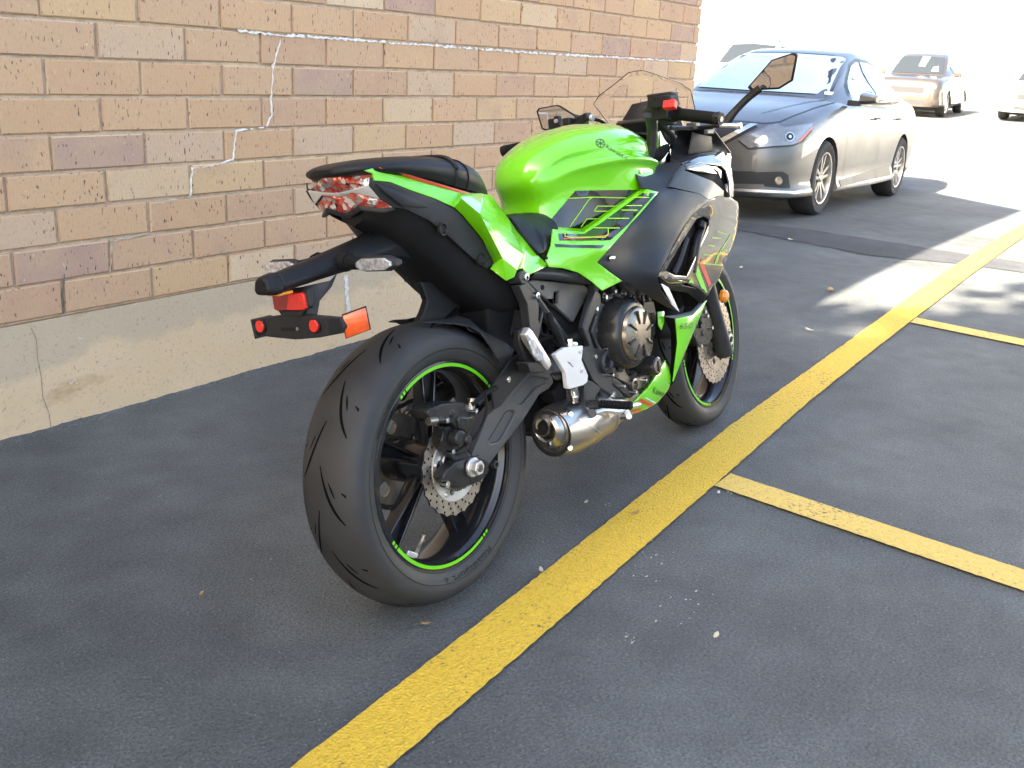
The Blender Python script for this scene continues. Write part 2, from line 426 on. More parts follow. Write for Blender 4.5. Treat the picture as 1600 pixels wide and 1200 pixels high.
va = N.new('ShaderNodeVectorMath'); va.operation = 'ADD'; L.new(tc.outputs['Object'], va.inputs[0]); L.new(cb.outputs[0], va.inputs[1])
def nz(scale, s3, d=3):
    q = N.new('ShaderNodeMapping'); q.inputs['Scale'].default_value = s3; L.new(va.outputs[0], q.inputs[0])
    n = N.new('ShaderNodeTexNoise'); n.inputs['Scale'].default_value = scale; n.inputs['Detail'].default_value = d; L.new(q.outputs[0], n.inputs[0]); return n
def thr(n, a, b_):
    q = N.new('ShaderNodeMapRange'); q.inputs[1].default_value = a; q.inputs[2].default_value = b_; L.new(n.outputs[0], q.inputs[0]); return q
def mixc(fac, a, col, k=1.0):
    q = N.new('ShaderNodeMix'); q.data_type = 'RGBA'
    if k != 1: w = N.new('ShaderNodeMath'); w.operation = 'MULTIPLY'; w.inputs[1].default_value = k; L.new(fac.outputs[0], w.inputs[0]); fac = w
    L.new(fac.outputs[0], q.inputs[0]); L.new(a, q.inputs[6]); q.inputs[7].default_value = (*col, 1); return q.outputs[2]
spots = nz(120, (1, 1, .34), 1); pale = nz(80, (1, 1, .5), 1); cloud = nz(9, (1, 1, 1.4), 4); flash = nz(3.2, (1, 1, .8), 2); grain = nz(260, (1, 1, .3), 2)
c = mixc(thr(cloud, .35, .75), cr.outputs[0], (.56, .385, .225), .5)
c = mixc(thr(flash, .60, .72), c, (.40, .255, .20), .5)
c = mixc(thr(grain, .52, .75), c, (.30, .18, .12), .35)
c = mixc(thr(pale, .735, .76), c, (.68, .52, .33), .8)
dens = thr(nz(11, (1, 1, .7), 2), .40, .56); sm_ = thr(spots, .650, .685)
dm = N.new('ShaderNodeMath'); dm.operation = 'MULTIPLY'; L.new(dens.outputs[0], dm.inputs[0]); L.new(sm_.outputs[0], dm.inputs[1])
c = mixc(dm, c, (.09, .055, .045), .9)
L.new(c, b.inputs['Base Color'])
bp = N.new('ShaderNodeBump'); bp.inputs['Strength'].default_value = .5; bp.inputs['Distance'].default_value = .003; L.new(spots.outputs[0], bp.inputs['Height']); bp.invert = True
bp2 = N.new('ShaderNodeBump'); bp2.inputs['Strength'].default_value = .35; bp2.inputs['Distance'].default_value = .002; L.new(grain.outputs[0], bp2.inputs['Height']); L.new(bp.outputs[0], bp2.inputs['Normal'])
L.new(bp2.outputs[0], b.inputs['Normal'])
mat('mortar', (.50, .395, .285), .95, noise=(30, .2), bump=(160, .8), bumpdist=.004)
mat('mortar_white', (.74, .72, .68), .9, noise=(60, .15), bump=(120, .9), bumpdist=.004)
mat('white_marking', (.66, .65, .62), .9, noise=(90, .25))
mat('concrete_dark', (.16, .145, .12), .95)
m = mat('concrete', (.43, .36, .25), .9); N, L, b = nodes(m); tc = N.new('ShaderNodeTexCoord')
va = tc
def nz2(scale, s3, d=5):
    q = N.new('ShaderNodeMapping'); q.inputs['Scale'].default_value = s3; L.new(tc.outputs['Object'], q.inputs[0])
    n = N.new('ShaderNodeTexNoise'); n.inputs['Scale'].default_value = scale; n.inputs['Detail'].default_value = d; n.inputs['Roughness'].default_value = .65; L.new(q.outputs[0], n.inputs[0]); return n
sx = N.new('ShaderNodeSeparateXYZ'); L.new(tc.outputs['Object'], sx.inputs[0])
edge = nz2(2.4, (1, 1, 1), 6)
hh = N.new('ShaderNodeMath'); hh.operation = 'MULTIPLY_ADD'; hh.inputs[1].default_value = .30; L.new(edge.outputs[0], hh.inputs[0]); L.new(sx.outputs[2], hh.inputs[2])
c = ramp(N, [(0, (.60, .44, .265)), (.5, (.65, .50, .32)), (1, (.69, .55, .38))]); L.new(nz2(5, (.6, 1, 1)).outputs[0], c.inputs[0])
lim = N.new('ShaderNodeMapRange'); lim.inputs[1].default_value = .355; lim.inputs[2].default_value = .39; L.new(hh.outputs[0], lim.inputs[0])   # grey cement skim under the bricks
c = mixc(lim, c.outputs[0], (.47, .39, .285), .7)
c = mixc(thr(nz2(2.2, (1, 1, 2.2), 5), .60, .72), c, (.36, .24, .115), .7)
c = mixc(thr(nz2(90, (1, 1, 1), 4), .58, .7), c, (.28, .235, .175), .7)
c = mixc(thr(nz2(26, (1, 1, 1.3), 3), .665, .70), c, (.64, .58, .47), .7)
L.new(c, b.inputs['Base Color'])
bp = N.new('ShaderNodeBump'); bp.inputs['Strength'].default_value = .5; bp.inputs['Distance'].default_value = .006; L.new(nz2(40, (1, 1, 1), 6).outputs[0], bp.inputs['Height']); L.new(bp.outputs[0], b.inputs['Normal'])
mat('roof_grey', (.3, .3, .29), .9)

BL = thing('brick_building', 'low building of tan and mauve iron-spot bricks on a concrete base', 'building', Matrix.Translation((0, 0, 0)))
CX, HB, ZB, CH = 5.70, 4.0, .353, .1091
foot = [(-12, .008), (CX-.006, .008), (CX-.006+.59*6.4, .008+.81*6.4), (-12, .008+.81*6.4)]
mb = MB(); mb.loft([[(x, y, ZB-.01) for x, y in foot], [(x, y, HB) for x, y in foot]]); mb.build('wall', 'mortar', BL, smooth=0)
cx = .02; f2 = [(-12, -.004), (CX+.004, -.004), (CX+.59*6.4+.004, .81*6.4), (-12, .81*6.4)]
mb = MB(); V = []; nx = 220
for i in range(nx+1):       # poured base: its face is not quite true
    x = -12+(CX+.004+12)*i/nx
    for j in range(7):
        z = -.05+(ZB+.05)*j/6; V.append((x, -.004+.0022*math.sin(x*3.1+z*9)+random.uniform(-.0008, .0008), z))
mb.add(V, [(i*7+j, (i+1)*7+j, (i+1)*7+j+1, i*7+j+1) for i in range(nx) for j in range(6)])
mb.add([V[0], V[6], V[-1], V[-7], (f2[2][0], f2[2][1], ZB), (f2[2][0], f2[2][1], -.05), (V[6][0], .03, ZB), (V[-1][0]-.01, .03, ZB)], [(2, 3, 5, 4), (1, 6, 7, 2)])
mb.build('concrete_base', 'concrete', BL, smooth=60)
mb = MB(); ro = [(-12.05, -.06), (CX+.05, -.06), (CX+.59*6.4+.1, .81*6.4), (-12.05, .81*6.4)]
mb.loft([[(x, y, HB+.003) for x, y in ro], [(x, y, HB+.12) for x, y in ro]]); mb.build('roof', 'roof_grey', BL, smooth=0)
def brick_geo(rnd, w, h):
    e = .004; d = .045; j = lambda s=.0016: rnd.uniform(-s, s)
    A = [(-w/2+j(), 0, -h/2+j()), (w/2+j(), 0, -h/2+j()), (w/2+j(), 0, h/2+j()), (-w/2+j(), 0, h/2+j())]
    V = [(x, d, z) for x, _, z in A]+[(x, e*.8, z) for x, _, z in A]+[(x*(1-2*e/w), -.0004+j(.0006), z*(1-2*e/h)) for x, _, z in A]
    F = [(0, 1, 5, 4), (1, 2, 6, 5), (2, 3, 7, 6), (3, 0, 4, 7), (4, 5, 9, 8), (5, 6, 10, 9), (6, 7, 11, 10), (7, 4, 8, 11), (8, 9, 10, 11)]
    return V, F
rnd = random.Random(11); BMESH = []
PW, JW = .307, .0095
for k in range(6):
    mb = MB(); mb.add(*brick_geo(rnd, PW-JW, CH-JW)); o = mb.build('brick', 'brick', smooth=30, recalc=False); BMESH.append(o.data); bpy.data.objects.remove(o)
rest = MB()
for r in range(int((HB-ZB-.01)/CH)):
    z = ZB+(r+.5)*CH+.002; x = (1.475 if r % 2 == 0 else 1.641)-PW*17
    while x < CX-.03:
        a, b_ = x, x+PW
        if b_ > CX-.02: b_ = CX+JW
        w = b_-a; c = (a+b_)/2
        if a > .85 and r < 13:
            o = bpy.data.objects.new('brick', rnd.choice(BMESH)); COL.objects.link(o); o.parent = BL
            o.location = (c, rnd.uniform(-.0016, .0012), z+rnd.uniform(-.001, .001)); o.scale = ((w-JW)/(PW-JW), 1, 1)
            o.rotation_euler = (0, rnd.uniform(-.004, .004), 0)
        elif w > .04:
            V, F = brick_geo(rnd, w-JW, CH-JW); rest.add([(q[0]+c, q[1], q[2]+z) for q in V], F)
        x += PW
rest.build('brickwork', 'brick', BL, smooth=30, recalc=False, kind='stuff')
# white repair mortar: a smeared bed joint and a stepped crack
def smear(name, pts, w, m, y=-.0035, seed=0, gap=0.0):
    rnd = random.Random(seed); P = [on_wall(u, v) for u, v in pts]; V = []; D = []
    for a, b_ in zip(P, P[1:]):
        n = max(2, int((b_-a).length/.012))
        D += [a.lerp(b_, i/n) for i in range(n)]
    D.append(P[-1]); mb = MB()
    for i, p_ in enumerate(D):
        t = (D[min(i+1, len(D)-1)]-D[max(i-1, 0)]).normalized(); nn = Vector((-t.z, 0, t.x)); ww = w*rnd.uniform(.25, 1.25); s = rnd.uniform(-.5, .5)*w
        V += [p_+nn*(ww+s)+Vector((0, .004, 0)), p_+nn*(ww*.5+s)+Vector((0, y, 0)), p_-nn*(ww*.5-s)+Vector((0, y, 0)), p_-nn*(ww-s)+Vector((0, .004, 0))]
    F = []
    for i in range(len(D)-1):
        if rnd.random() < gap: continue
        F += [(4*i+j, 4*i+j+1, 4*i+j+5, 4*i+j+4) for j in range(3)]
    mb.add(V, F); return mb.build(name, m, BL, smooth=50, recalc=False)
smear('mortar_repair', [(370, 48), (443, 55.5), (557, 63), (686, 72.5), (812, 81.5), (868, 85), (959, 90), (1084, 97)], .0068, 'mortar_white', -.0045, 1, .07)
smear('mortar_repair', [(440, 57), (433, 80), (427, 102), (425, 130), (423, 155), (424, 180), (416, 198), (369, 205), (366, 225), (364, 250), (334, 258), (301, 263), (299, 285), (298, 306)], .0044, 'mortar_white', -.0030, 2, .10)
smear('mortar_repair', [(298, 307), (270, 313), (240, 320), (239, 345), (237, 364), (205, 371), (176, 377), (173, 400), (172, 428)], .0040, 'mortar', -.0022, 3, .2)
smear('joint_crack', [(100, 428), (99, 455), (99, 490)], .003, 'concrete_dark', -.0016, 5)
def basemark(name, pts, w, m, seed):
    rnd = random.Random(seed); P = [on_wall(u, v, -.0045) for u, v in pts]; D = []
    for a, b_ in zip(P, P[1:]):
        n = max(2, int((b_-a).length/.01)); D += [a.lerp(b_, i/n) for i in range(n)]
    D.append(P[-1]); V = []
    for p_ in D: s = rnd.uniform(-.4, .4)*w; V += [p_+Vector((-w*rnd.uniform(.7, 1.1)+s, -.0028, 0)), p_+Vector((w*rnd.uniform(.7, 1.1)+s, -.0028, 0))]
    mb = MB(); mb.add(V, [(2*i, 2*i+1, 2*i+3, 2*i+2) for i in range(len(D)-1)]); return mb.build(name, m, BL, smooth=0, recalc=False)
basemark('base_crack', [(48, 512), (56, 530), (58, 560), (64, 590), (66, 620), (76, 645), (79, 671)], .0009, 'concrete_dark', 1)
o = basemark('chalk_mark', [(540, 430), (541, 455), (543, 480), (543, 496)], .011, 'white_marking', 2)
# lip of asphalt against the base
mb = MB(); V = []; rnd = random.Random(5); n = 700
def smooth_noise(k, w): r = [rnd.uniform(-1, 1) for _ in range(k+2*w+1)]; return [sum(r[i:i+2*w+1])/(2*w+1)*math.sqrt(2*w+1) for i in range(k+1)]
n1, n2, n3 = smooth_noise(n, 14), smooth_noise(n, 4), smooth_noise(n, 9)
for i in range(n+1):
    x = -1+(CX+1.2)*i/n; h = .008+.004*n1[i]+.002*n2[i]; w = .024+.009*n3[i]+.004*n2[i]
    V += [(x, .004, h+.003), (x, -.008-w*.3, h), (x, -.008-w, -.002)]
mb.add(V, [(3*i+j, 3*i+j+1, 3*i+j+4, 3*i+j+3) for i in range(n) for j in (0, 1)]); struct('asphalt_lip', mb, 'asphalt', smooth=60)

# ------------------------------------------------------------------ unseen tree behind the camera, added to shade the foreground
mat('bark', (.10, .075, .055), .95, noise=(12, .3), bump=(25, .9), bumpdist=.02)
m = mat('leaf', (.055, .105, .022), .6); N, L, b = nodes(m)
ge = N.new('ShaderNodeNewGeometry'); cr = ramp(N, [(0, (.035, .075, .014)), (.5, (.06, .115, .024)), (1, (.095, .15, .035))]); L.new(ge.outputs['Random Per Island'], cr.inputs[0]); L.new(cr.outputs[0], b.inputs['Base Color'])
TREE = thing('shade_tree', 'unseen broad leafy tree on a thick trunk, added to shade the parking bays', 'tree', Matrix.Translation((-8.9, -2.1, 0)))
mb = MB(); mb.tube([(0, 0, -.05), (.05, .03, 1.2), (-.05, .05, 2.6), (.1, 0, 4.2), (.05, .1, 6.5)], [.30, .24, .2, .15, .06], 12)
rnd = random.Random(3); tips = []
for k in range(11):
    a = k*2.4; z0 = 2.5+k*.3; ln = rnd.uniform(2.0, 3.4); e = Vector((math.cos(a)*ln, math.sin(a)*ln, z0+rnd.uniform(1.2, 2.6)))
    mb.tube([(0, .03, z0), (e.x*.45, e.y*.45, z0+.7), e], [.1, .06, .025], 7); tips.append(e)
mb.build('trunk', 'bark', TREE)
V = []; F = []; C0 = Vector((0, 0, 7.0)); clumps = [C0+Vector((rnd.gauss(0, 1), rnd.gauss(0, 1), rnd.gauss(0, .8))).normalized()*rnd.uniform(.15, 1) * 1.0 for _ in range(0)]
cl = []
while len(cl) < 270:
    q = Vector((rnd.uniform(-1, 1), rnd.uniform(-1, 1), rnd.uniform(-1, 1)))
    if .0 < q.length < 1: cl.append((C0+Vector((q.x*4.6, q.y*3.9, q.z*3.0)), rnd.uniform(.7, 1.25)))
for c, r_ in cl:
    for k in range(120):
        q = Vector((rnd.gauss(0, 1), rnd.gauss(0, 1), rnd.gauss(0, 1))).normalized()*r_*rnd.random()**.45; p_ = c+q
        s = rnd.uniform(.10, .20); a = Vector((rnd.gauss(0, 1), rnd.gauss(0, 1), rnd.gauss(0, .6))).normalized(); t = a.cross(Vector((rnd.gauss(0, 1), rnd.gauss(0, 1), rnd.gauss(0, 1)))).normalized()
        i = len(V); V += [p_-a*s*1.3, p_+t*s*.7, p_+a*s*1.3, p_-t*s*.7]; F.append((i, i+1, i+2, i+3))
mb = MB(); mb.v = V; mb.f = F; mb.m = [0]*len(F); mb.build('crown', 'leaf', TREE, smooth=0, recalc=False)

# ================================================================== MOTORCYCLE
BK = thing('motorcycle', 'lime green and black sport motorcycle parked on its side stand by the brick wall', 'motorcycle', BM)
def px(vs): return [U(*q) for q in vs]
def fmesh(name, vs, faces, m, thick=.003, mirror=False, bevel=.0012, parent=None, smooth=22, mi=None, label=None, sub=0, mskip=0):
    V = px(vs) if len(vs[0]) == 3 and not isinstance(vs[0], Vector) else vs
    F = face_cam(V, faces, BC); mb = MB(); mb.add(V, F)
    if mi: mb.m = mi
    o = mb.build(name, m, parent or BK, bevel=bevel, smooth=smooth, solid=thick, recalc=False, label=label, sub=sub)
    if mirror:
        mm = MB(); mm.add([Vector((q.x, -q.y, q.z)) for q in V], [f[::-1] for f in F[mskip:]])
        if mi: mm.m = mi
        mm.build(name, m, parent or BK, bevel=bevel, smooth=smooth, solid=thick, recalc=False, sub=sub)
    return o
def panel(name, outline, m, inner=(), thick=.003, mirror=False, grid=7, parent=None, holes=(), smooth=40, bevel=.0012, dense=6):
    f = tps(list(outline)+[q for h in holes for q in h]+list(inner))
    vs, F, _ = cdt([outline]+list(holes), grid, dense)
    return fmesh(name, [U(q.x, q.y, f(q.x, q.y)) for q in vs], F, m, thick, mirror, bevel, parent, smooth)
def pplate(name, outline, y, th, m, holes=(), bevel=.002, parent=None, mb=None, mirror=False):
    """flat plate lying in the plane y=const, outline in pixels, thickness th inwards"""
    lo = [[(U(u, v, y).x, U(u, v, y).z) for u, v in lp] for lp in [outline]+list(holes)]
    own = mb is None; mb = mb or MB()
    mb.plate(lo, lambda a, b_: Vector((a, y, b_)), lambda a, b_: Vector((a, y+th, b_)))
    if mirror: mb.mirror()
    return mb.build(name, m, parent or BK, bevel=bevel, smooth=30) if own else mb
def bolt(mb, u, v, y, r=.006, h=.006, m=0, n=14):
    c = U(u, v, y); mb.cyl(c+Vector((0, h, 0)), c, r, r*.92, n, m); mb.cyl(c+Vector((0, .0002, 0)), c+Vector((0, -.0006, 0)), r*.45, r*.45, 6, m); return mb
def ring_text(txt, size, rc, yf, a0, m, name, parent, c, xs=1.0, flip=False):
    """raised lettering wrapped round a wheel centre c, on the surface y = yf(r)"""
    cu = bpy.data.curves.new('t', 'FONT'); cu.body = txt; cu.size = size; cu.resolution_u = 2
    ob = bpy.data.objects.new('t', cu); COL.objects.link(ob); dg = bpy.context.evaluated_depsgraph_get()
    me = bpy.data.meshes.new_from_object(ob.evaluated_get(dg)); bpy.data.objects.remove(ob)
    mb = MB(); V = []
    for v in me.vertices:
        r_ = rc-v.co.y if flip else rc+v.co.y
        a = a0-v.co.x*xs/rc
        V.append(Vector((c[0]+r_*math.cos(a), c[1]+yf(r_), c[2]+r_*math.sin(a))))
    mb.add(V, [tuple(p_.vertices) for p_ in me.polygons]); bpy.data.meshes.remove(me)
    return mb.build(name, m, parent, smooth=0, recalc=False)
def surf_bvh(objs):
    V = []; F = []
    for o in objs:
        k = len(V); V += [v.co.copy() for v in o.data.vertices]; F += [tuple(i+k for i in p_.vertices) for p_ in o.data.polygons]
    return BVHTree.FromPolygons(V, F)
def stick(bvh, u, v, off=.0009):
    d = (BI.to_3x3() @ ray(u, v)).normalized(); h, n, _, _ = bvh.ray_cast(BC, d)
    if h is None: return None
    if n.dot(d) > 0: n = -n
    return h+n*off
def ribbon(mb, bvh, pts, w, m=0, off=.0009, step=4):
    """a painted line laid along a surface, pts in pixels, w in pixels"""
    D = []
    for a, b_ in zip(pts, pts[1:]):
        a, b_ = Vector(a), Vector(b_); n = max(1, int((b_-a).length/step)); D += [a.lerp(b_, i/n) for i in range(n)]
    D.append(Vector(pts[-1])); V = []
    for i, p_ in enumerate(D):
        t = (D[min(i+1, len(D)-1)]-D[max(0, i-1)]).normalized(); nn = Vector((-t.y, t.x))*w*.5
        V.append((stick(bvh, *(p_+nn), off), stick(bvh, *(p_-nn), off)))
    for a, b_ in zip(V, V[1:]):
        if all(a) and all(b_): mb.add([a[0], a[1], b_[1], b_[0]], face_cam([a[0], a[1], b_[1], b_[0]], [(0, 1, 2, 3)], BC), m)
def patch(mb, bvh, poly, m=0, off=.0009, grid=8):
    vs, F, _ = cdt([poly], grid, grid); P = [stick(bvh, q.x, q.y, off) for q in vs]
    F = [f for f in F if all(P[i] for i in f)]; P = [q or Vector() for q in P]
    mb.add(P, face_cam(P, F, BC), m)
def stick_text(bvh, txt, o, ux, uy, m, name, parent, off=.001):
    """lettering laid on a surface: o = pixel origin, ux / uy = pixel vectors of one em"""
    cu = bpy.data.curves.new('t', 'FONT'); cu.body = txt; cu.size = 1; cu.resolution_u = 2
    ob = bpy.data.objects.new('t', cu); COL.objects.link(ob); dg = bpy.context.evaluated_depsgraph_get()
    me = bpy.data.meshes.new_from_object(ob.evaluated_get(dg)); bpy.data.objects.remove(ob)
    V = [stick(bvh, o[0]+ux[0]*v.co.x+uy[0]*v.co.y, o[1]+ux[1]*v.co.x+uy[1]*v.co.y, off) for v in me.vertices]
    F = [tuple(p_.vertices) for p_ in me.polygons if all(V[i] for i in p_.vertices)]; bpy.data.meshes.remove(me)
    V = [q or Vector() for q in V]; mb = MB(); mb.add(V, face_cam(V, F, BC)); return mb.build(name, m, parent, smooth=0, recalc=False)

# ------------------------------------------------------------------ wheels
def wheel(c, Rt, W, M, front):
    root = MB()
    k = Rt-.312
    hw = W/2
    prof = [(.2225, hw*.76), (.236, hw*.90), (.252+k*.4, hw*.985), (.268+k*.8, hw*1.0), (.284+k, hw*.94), (.297+k, hw*.74), (.3065+k, hw*.45), (.3115+k, hw*.15)]
    full = catmull([(r_, y, 0) for r_, y in prof]+[(r_, -y, 0) for r_, y in prof[::-1]], 3); full = [(q.x, q.y) for q in full]
    def ysurf(r_):          # outer face of the right side wall / tread at radius r
        best = min((abs(q[0]-r_), q[1]) for q in full if q[1] < 0); return best[1]
    mb = MB(); mb.lathe(full, c, 144)
    n = len(full)-1; mb.m = [(1 if (full[j][0]+full[j+1][0])/2 < .2665+k*.8 else 0) for i in range(144) for j in range(n)]
    ty = mb.build('tyre', ['tyre', 'tyre_side'], BK, M=M)
    # tread grooves: short curved sipes
    g = MB(); rnd = random.Random(2 if front else 1)
    pr = sorted([q for q in full], key=lambda q: q[1])
    ysr = [q[1] for q in pr]; rsr = [q[0] for q in pr]
    def rs(y): return float(np.interp(y, ysr, rsr))
    def groove(a0, y0, a1, y1, w, bend):
        pts = []
        for i in range(9):
            t = i/8; y = y0+(y1-y0)*t; a = a0+(a1-a0)*t+bend*math.sin(t*math.pi); pts.append((a, y))
        V = []
        for i, (a, y) in enumerate(pts):
            ww = w*math.sin(math.pi*(.12+.76*i/8)); da = a1-a0; dy = y1-y0; ln = math.hypot(da*.3, dy)
            na, ny = -dy/ln/.3, da*.3/ln
            for s in (-1, 1):
                A = a+na*ww*s; Y = y+ny*ww*s; r_ = rs(Y)+.0007; V.append(Vector((c[0]+r_*math.cos(A), c[1]+Y, c[2]+r_*math.sin(A))))
        g.add(V, [(2*i, 2*i+1, 2*i+3, 2*i+2) for i in range(8)])
    N_ = 11
    for i in range(N_):
        a = 2*math.pi*i/N_
        for s in (-1, 1):
            o_ = a+(0 if s < 0 else math.pi/N_)
            groove(o_, s*hw*.03, o_+.38, s*hw*.64, .0032, .045)
            groove(o_+.16, s*hw*.62, o_+.215, s*hw*.86, .0023, .0)
            groove(o_+.10, s*hw*.30, o_+.20, s*hw*.46, .0019, .0)
    g.build('tread_groove', 'tyre_groove', ty, smooth=0, M=M, recalc=False, kind='stuff')
    # side-wall rings
    q = MB()
    for r_ in (.2305, .2555+k*.6):
        y = ysurf(r_)-.0006; q.lathe([(r_-.0007, y+.0006), (r_, y-.0004), (r_+.0007, y+.0006)], c, 120)
    q.build('sidewall_rib', 'tyre_text', ty, M=M)
    # rim
    w = hw*.72; rp = [(.2300, w+.004), (.2315, w+.008), (.2235, w+.009), (.2190, w+.002), (.212, w-.006), (.206, w-.013), (.199, .01), (.199, -.01), (.206, -w+.013), (.212, -w+.006), (.2190, -w-.002), (.2235, -w-.009), (.2315, -w-.008), (.2300, -w-.004),
          (.222, -w+.004), (.214, 0), (.222, w-.004)]
    rm = MB(); rm.lathe(rp, c, 120, closed=True); rim = rm.build('rim', 'rim_black', BK, M=M, smooth=40)
    return ty, rim, w, ysurf
RC = (0, 0, .312); FC = (1.41, 0, .300)
rk = R(24); stx = Vector((-math.sin(rk), 0, math.cos(rk))); off = .3*math.sin(rk)-.1*math.cos(rk)
SA = Vector(FC)-off*Vector((math.cos(rk), 0, math.sin(rk)))
FM = Matrix.Translation(SA) @ Matrix.Rotation(R(2.08), 4, stx) @ Matrix.Translation(-SA)
ty, rim, w_, ys_ = wheel(RC, .312, .165, None, False)
ring_text('Roadsport 2', .019, .2425, lambda r_: ys_(r_)-.0013, R(-66), 'tyre_text', 'side_lettering', ty, RC, 1.75)
ring_text('RADIAL  TUBELESS   160/60', .012, .2415, lambda r_: ys_(r_)-.0011, R(150), 'tyre_text', 'side_lettering', ty, RC)
def stripe_arc(c, y, r0, r1, a0, a1, mb, m=0):
    n = max(2, int(abs(a1-a0)/.04)); V = []
    for i in range(n+1):
        a = a0+(a1-a0)*i/n; V += [(c[0]+r0*math.cos(a), c[1]+y, c[2]+r0*math.sin(a)), (c[0]+r1*math.cos(a), c[1]+y, c[2]+r1*math.sin(a))]
    mb.add(V, [(2*i, 2*i+1, 2*i+3, 2*i+2) for i in range(n)], m)
def ang(u, v, y, c=RC): q = U(u, v, y); return math.atan2(q.z-c[2], q.x-c[0])
sm = MB(); ysr = -w_-.0095
def arcs(c, y, spans, mb):
    for a0, a1 in spans:
        stripe_arc(c, y, .2158, .2232, a0, a1, mb)
        for s, e in ((1, a1), (-1, a0)):
            for k in range(2): stripe_arc(c, y, .2158, .2232, e+s*(.018+.05*k), e+s*(.052+.05*k), mb)
# a shallow band that carries the stripe
sb = MB(); sb.lathe([(.215, ysr+.006), (.215, ysr+.0004), (.2240, ysr+.0004), (.2235, ysr+.004)], RC, 120); sb.build('rim_lip', 'rim_black', rim)
arcs(RC, ysr, [(R(40), R(118)), (R(213), R(294))], sm); sm.split('rim_stripe', 'green_stripe', rim, .12, smooth=0, recalc=False)
def spokes(c, a0, rim, M, yc=0.0, n=5):
    for k in range(n):
        mb = MB(); a = a0+2*math.pi*k/n
        for sd in (-1, 1):
            secs = []
            for t in (0, .3, .65, 1):
                r_ = .040+(.205-.040)*t; sp = sd*(.006+.016*t); wd_ = .010-.002*t; th = .022-.008*t
                ca, sa = math.cos(a), math.sin(a); C = Vector((c[0]+r_*ca-sp*sa, c[1]+yc, c[2]+r_*sa+sp*ca)); tt = Vector((-sa, 0, ca)); yy = Vector((0, 1, 0))
                secs.append([C+tt*wd_*.5*p_+yy*th*q_ for p_, q_ in ((-.6, -1), (.6, -1), (1, -.5), (1, .5), (.6, 1), (-.6, 1), (-1, .5), (-1, -.5))])
            mb.loft(secs)
        # web between the two ribs
        V = []
        for t in (0, .5, 1):
            r_ = .04+.165*t; h = .004+.016*t
            for s in (-1, 1): V.append(Vector((c[0]+r_*math.cos(a)-s*h*math.sin(a), c[1]+yc+.004, c[2]+r_*math.sin(a)+s*h*math.cos(a))))
        mb.add(V, [(0, 1, 3, 2), (2, 3, 5, 4)])
        mb.build('spoke', 'rim_black', rim, M=M, bevel=.0015, smooth=40)
spokes(RC, R(80), rim, None)
h = MB(); h.lathe([(.012, -.085), (.034, -.085), (.040, -.06), (.047, -.045), (.045, 0), (.05, .05), (.05, .09), (.012, .09)], RC, 40); h.build('hub', 'rim_black', rim)
vm = MB(); a = R(-112); q = Vector((RC[0]+.197*math.cos(a), -.012, RC[2]+.197*math.sin(a))); vm.cyl(q, q+Vector((-.028*math.cos(a), -.012, -.028*math.sin(a))), .004, .0035, 10); vm.cyl(q+Vector((-.028*math.cos(a), -.012, -.028*math.sin(a))), q+Vector((-.04*math.cos(a), -.016, -.04*math.sin(a))), .005, .005, 10)
vm.build('valve', 'steel', rim)
vm = MB(); a = R(-124); q = Vector((RC[0]+.2*math.cos(a), -.036, RC[2]+.2*math.sin(a))); vm.box(q, (.034, .007, .010), Matrix.Rotation(-(a+math.pi/2), 3, 'Y')); vm.build('balance_weight', 'alu', rim, bevel=.002)
def brake_disc(c, r_, y, M, parent, petals, name='brake_disc'):
    def circ(rad, n, cx=0, cy=0): return [(cx+rad*math.cos(2*math.pi*i/n), cy+rad*math.sin(2*math.pi*i/n)) for i in range(n)]
    out = [((r_-.0055*abs(math.sin(petals*math.pi*i/180))**.6)*math.cos(2*math.pi*i/180), (r_-.0055*abs(math.sin(petals*math.pi*i/180))**.6)*math.sin(2*math.pi*i/180)) for i in range(180)]
    ri_ = r_*.66; loops = [out, circ(ri_, 48)]
    for i in range(petals):
        for rr, dd in ((.74, 0), (.83, .33), (.92, .66)):
            a = 2*math.pi*(i+dd)/petals; loops.append(circ(.0030, 8, r_*rr*math.cos(a), r_*rr*math.sin(a)))
    mb = MB(); mb.plate(loops, lambda a, b_: Vector((c[0]+a, c[1]+y, c[2]+b_)), lambda a, b_: Vector((c[0]+a, c[1]+y+.005, c[2]+b_)), 0, 1)
    d = mb.build(name, ['disc_steel', 'dark_hole'], parent, M=M, smooth=30)
    cm = MB(); loops = [circ(ri_+.003, 48), circ(r_*.30, 32)]
    for i in range(8): a = 2*math.pi*(i+.5)/8; loops.append([(q[0], q[1]) for q in circ(r_*.075, 12, r_*.5*math.cos(a), r_*.5*math.sin(a))])
    cm.plate(loops, lambda a, b_: Vector((c[0]+a, c[1]+y-.002, c[2]+b_)), lambda a, b_: Vector((c[0]+a, c[1]+y+.006, c[2]+b_)))
    cm.build('disc_carrier', 'alu' if name == 'brake_disc' else 'disc_steel', d, M=M, smooth=30)
    bm_ = MB()
    for i in range(5): a = 2*math.pi*i/5+.3; p_ = Vector((c[0]+r_*.58*math.cos(a), c[1]+y-.002, c[2]+r_*.58*math.sin(a))); bm_.cyl(p_, p_-Vector((0, .004, 0)), .0065, .006, 12)
    bm_.split('disc_bolt', 'steel', d, M=M)
    return d
brake_disc(RC, .110, -.088, None, BK, 22)
ab = MB(); ab.lathe([(.046, -.093), (.053, -.093), (.053, -.098), (.046, -.098)], RC, 48, closed=True)
for i in range(48): a = 2*math.pi*i/48; ab.box((.050*math.cos(a), -.0985, .312+.050*math.sin(a)), (.006, .0012, .0022), Matrix.Rotation(-a, 3, 'Y'), 1)
ab.build('sensor_ring', ['steel', 'dark_hole'], BK, smooth=30)
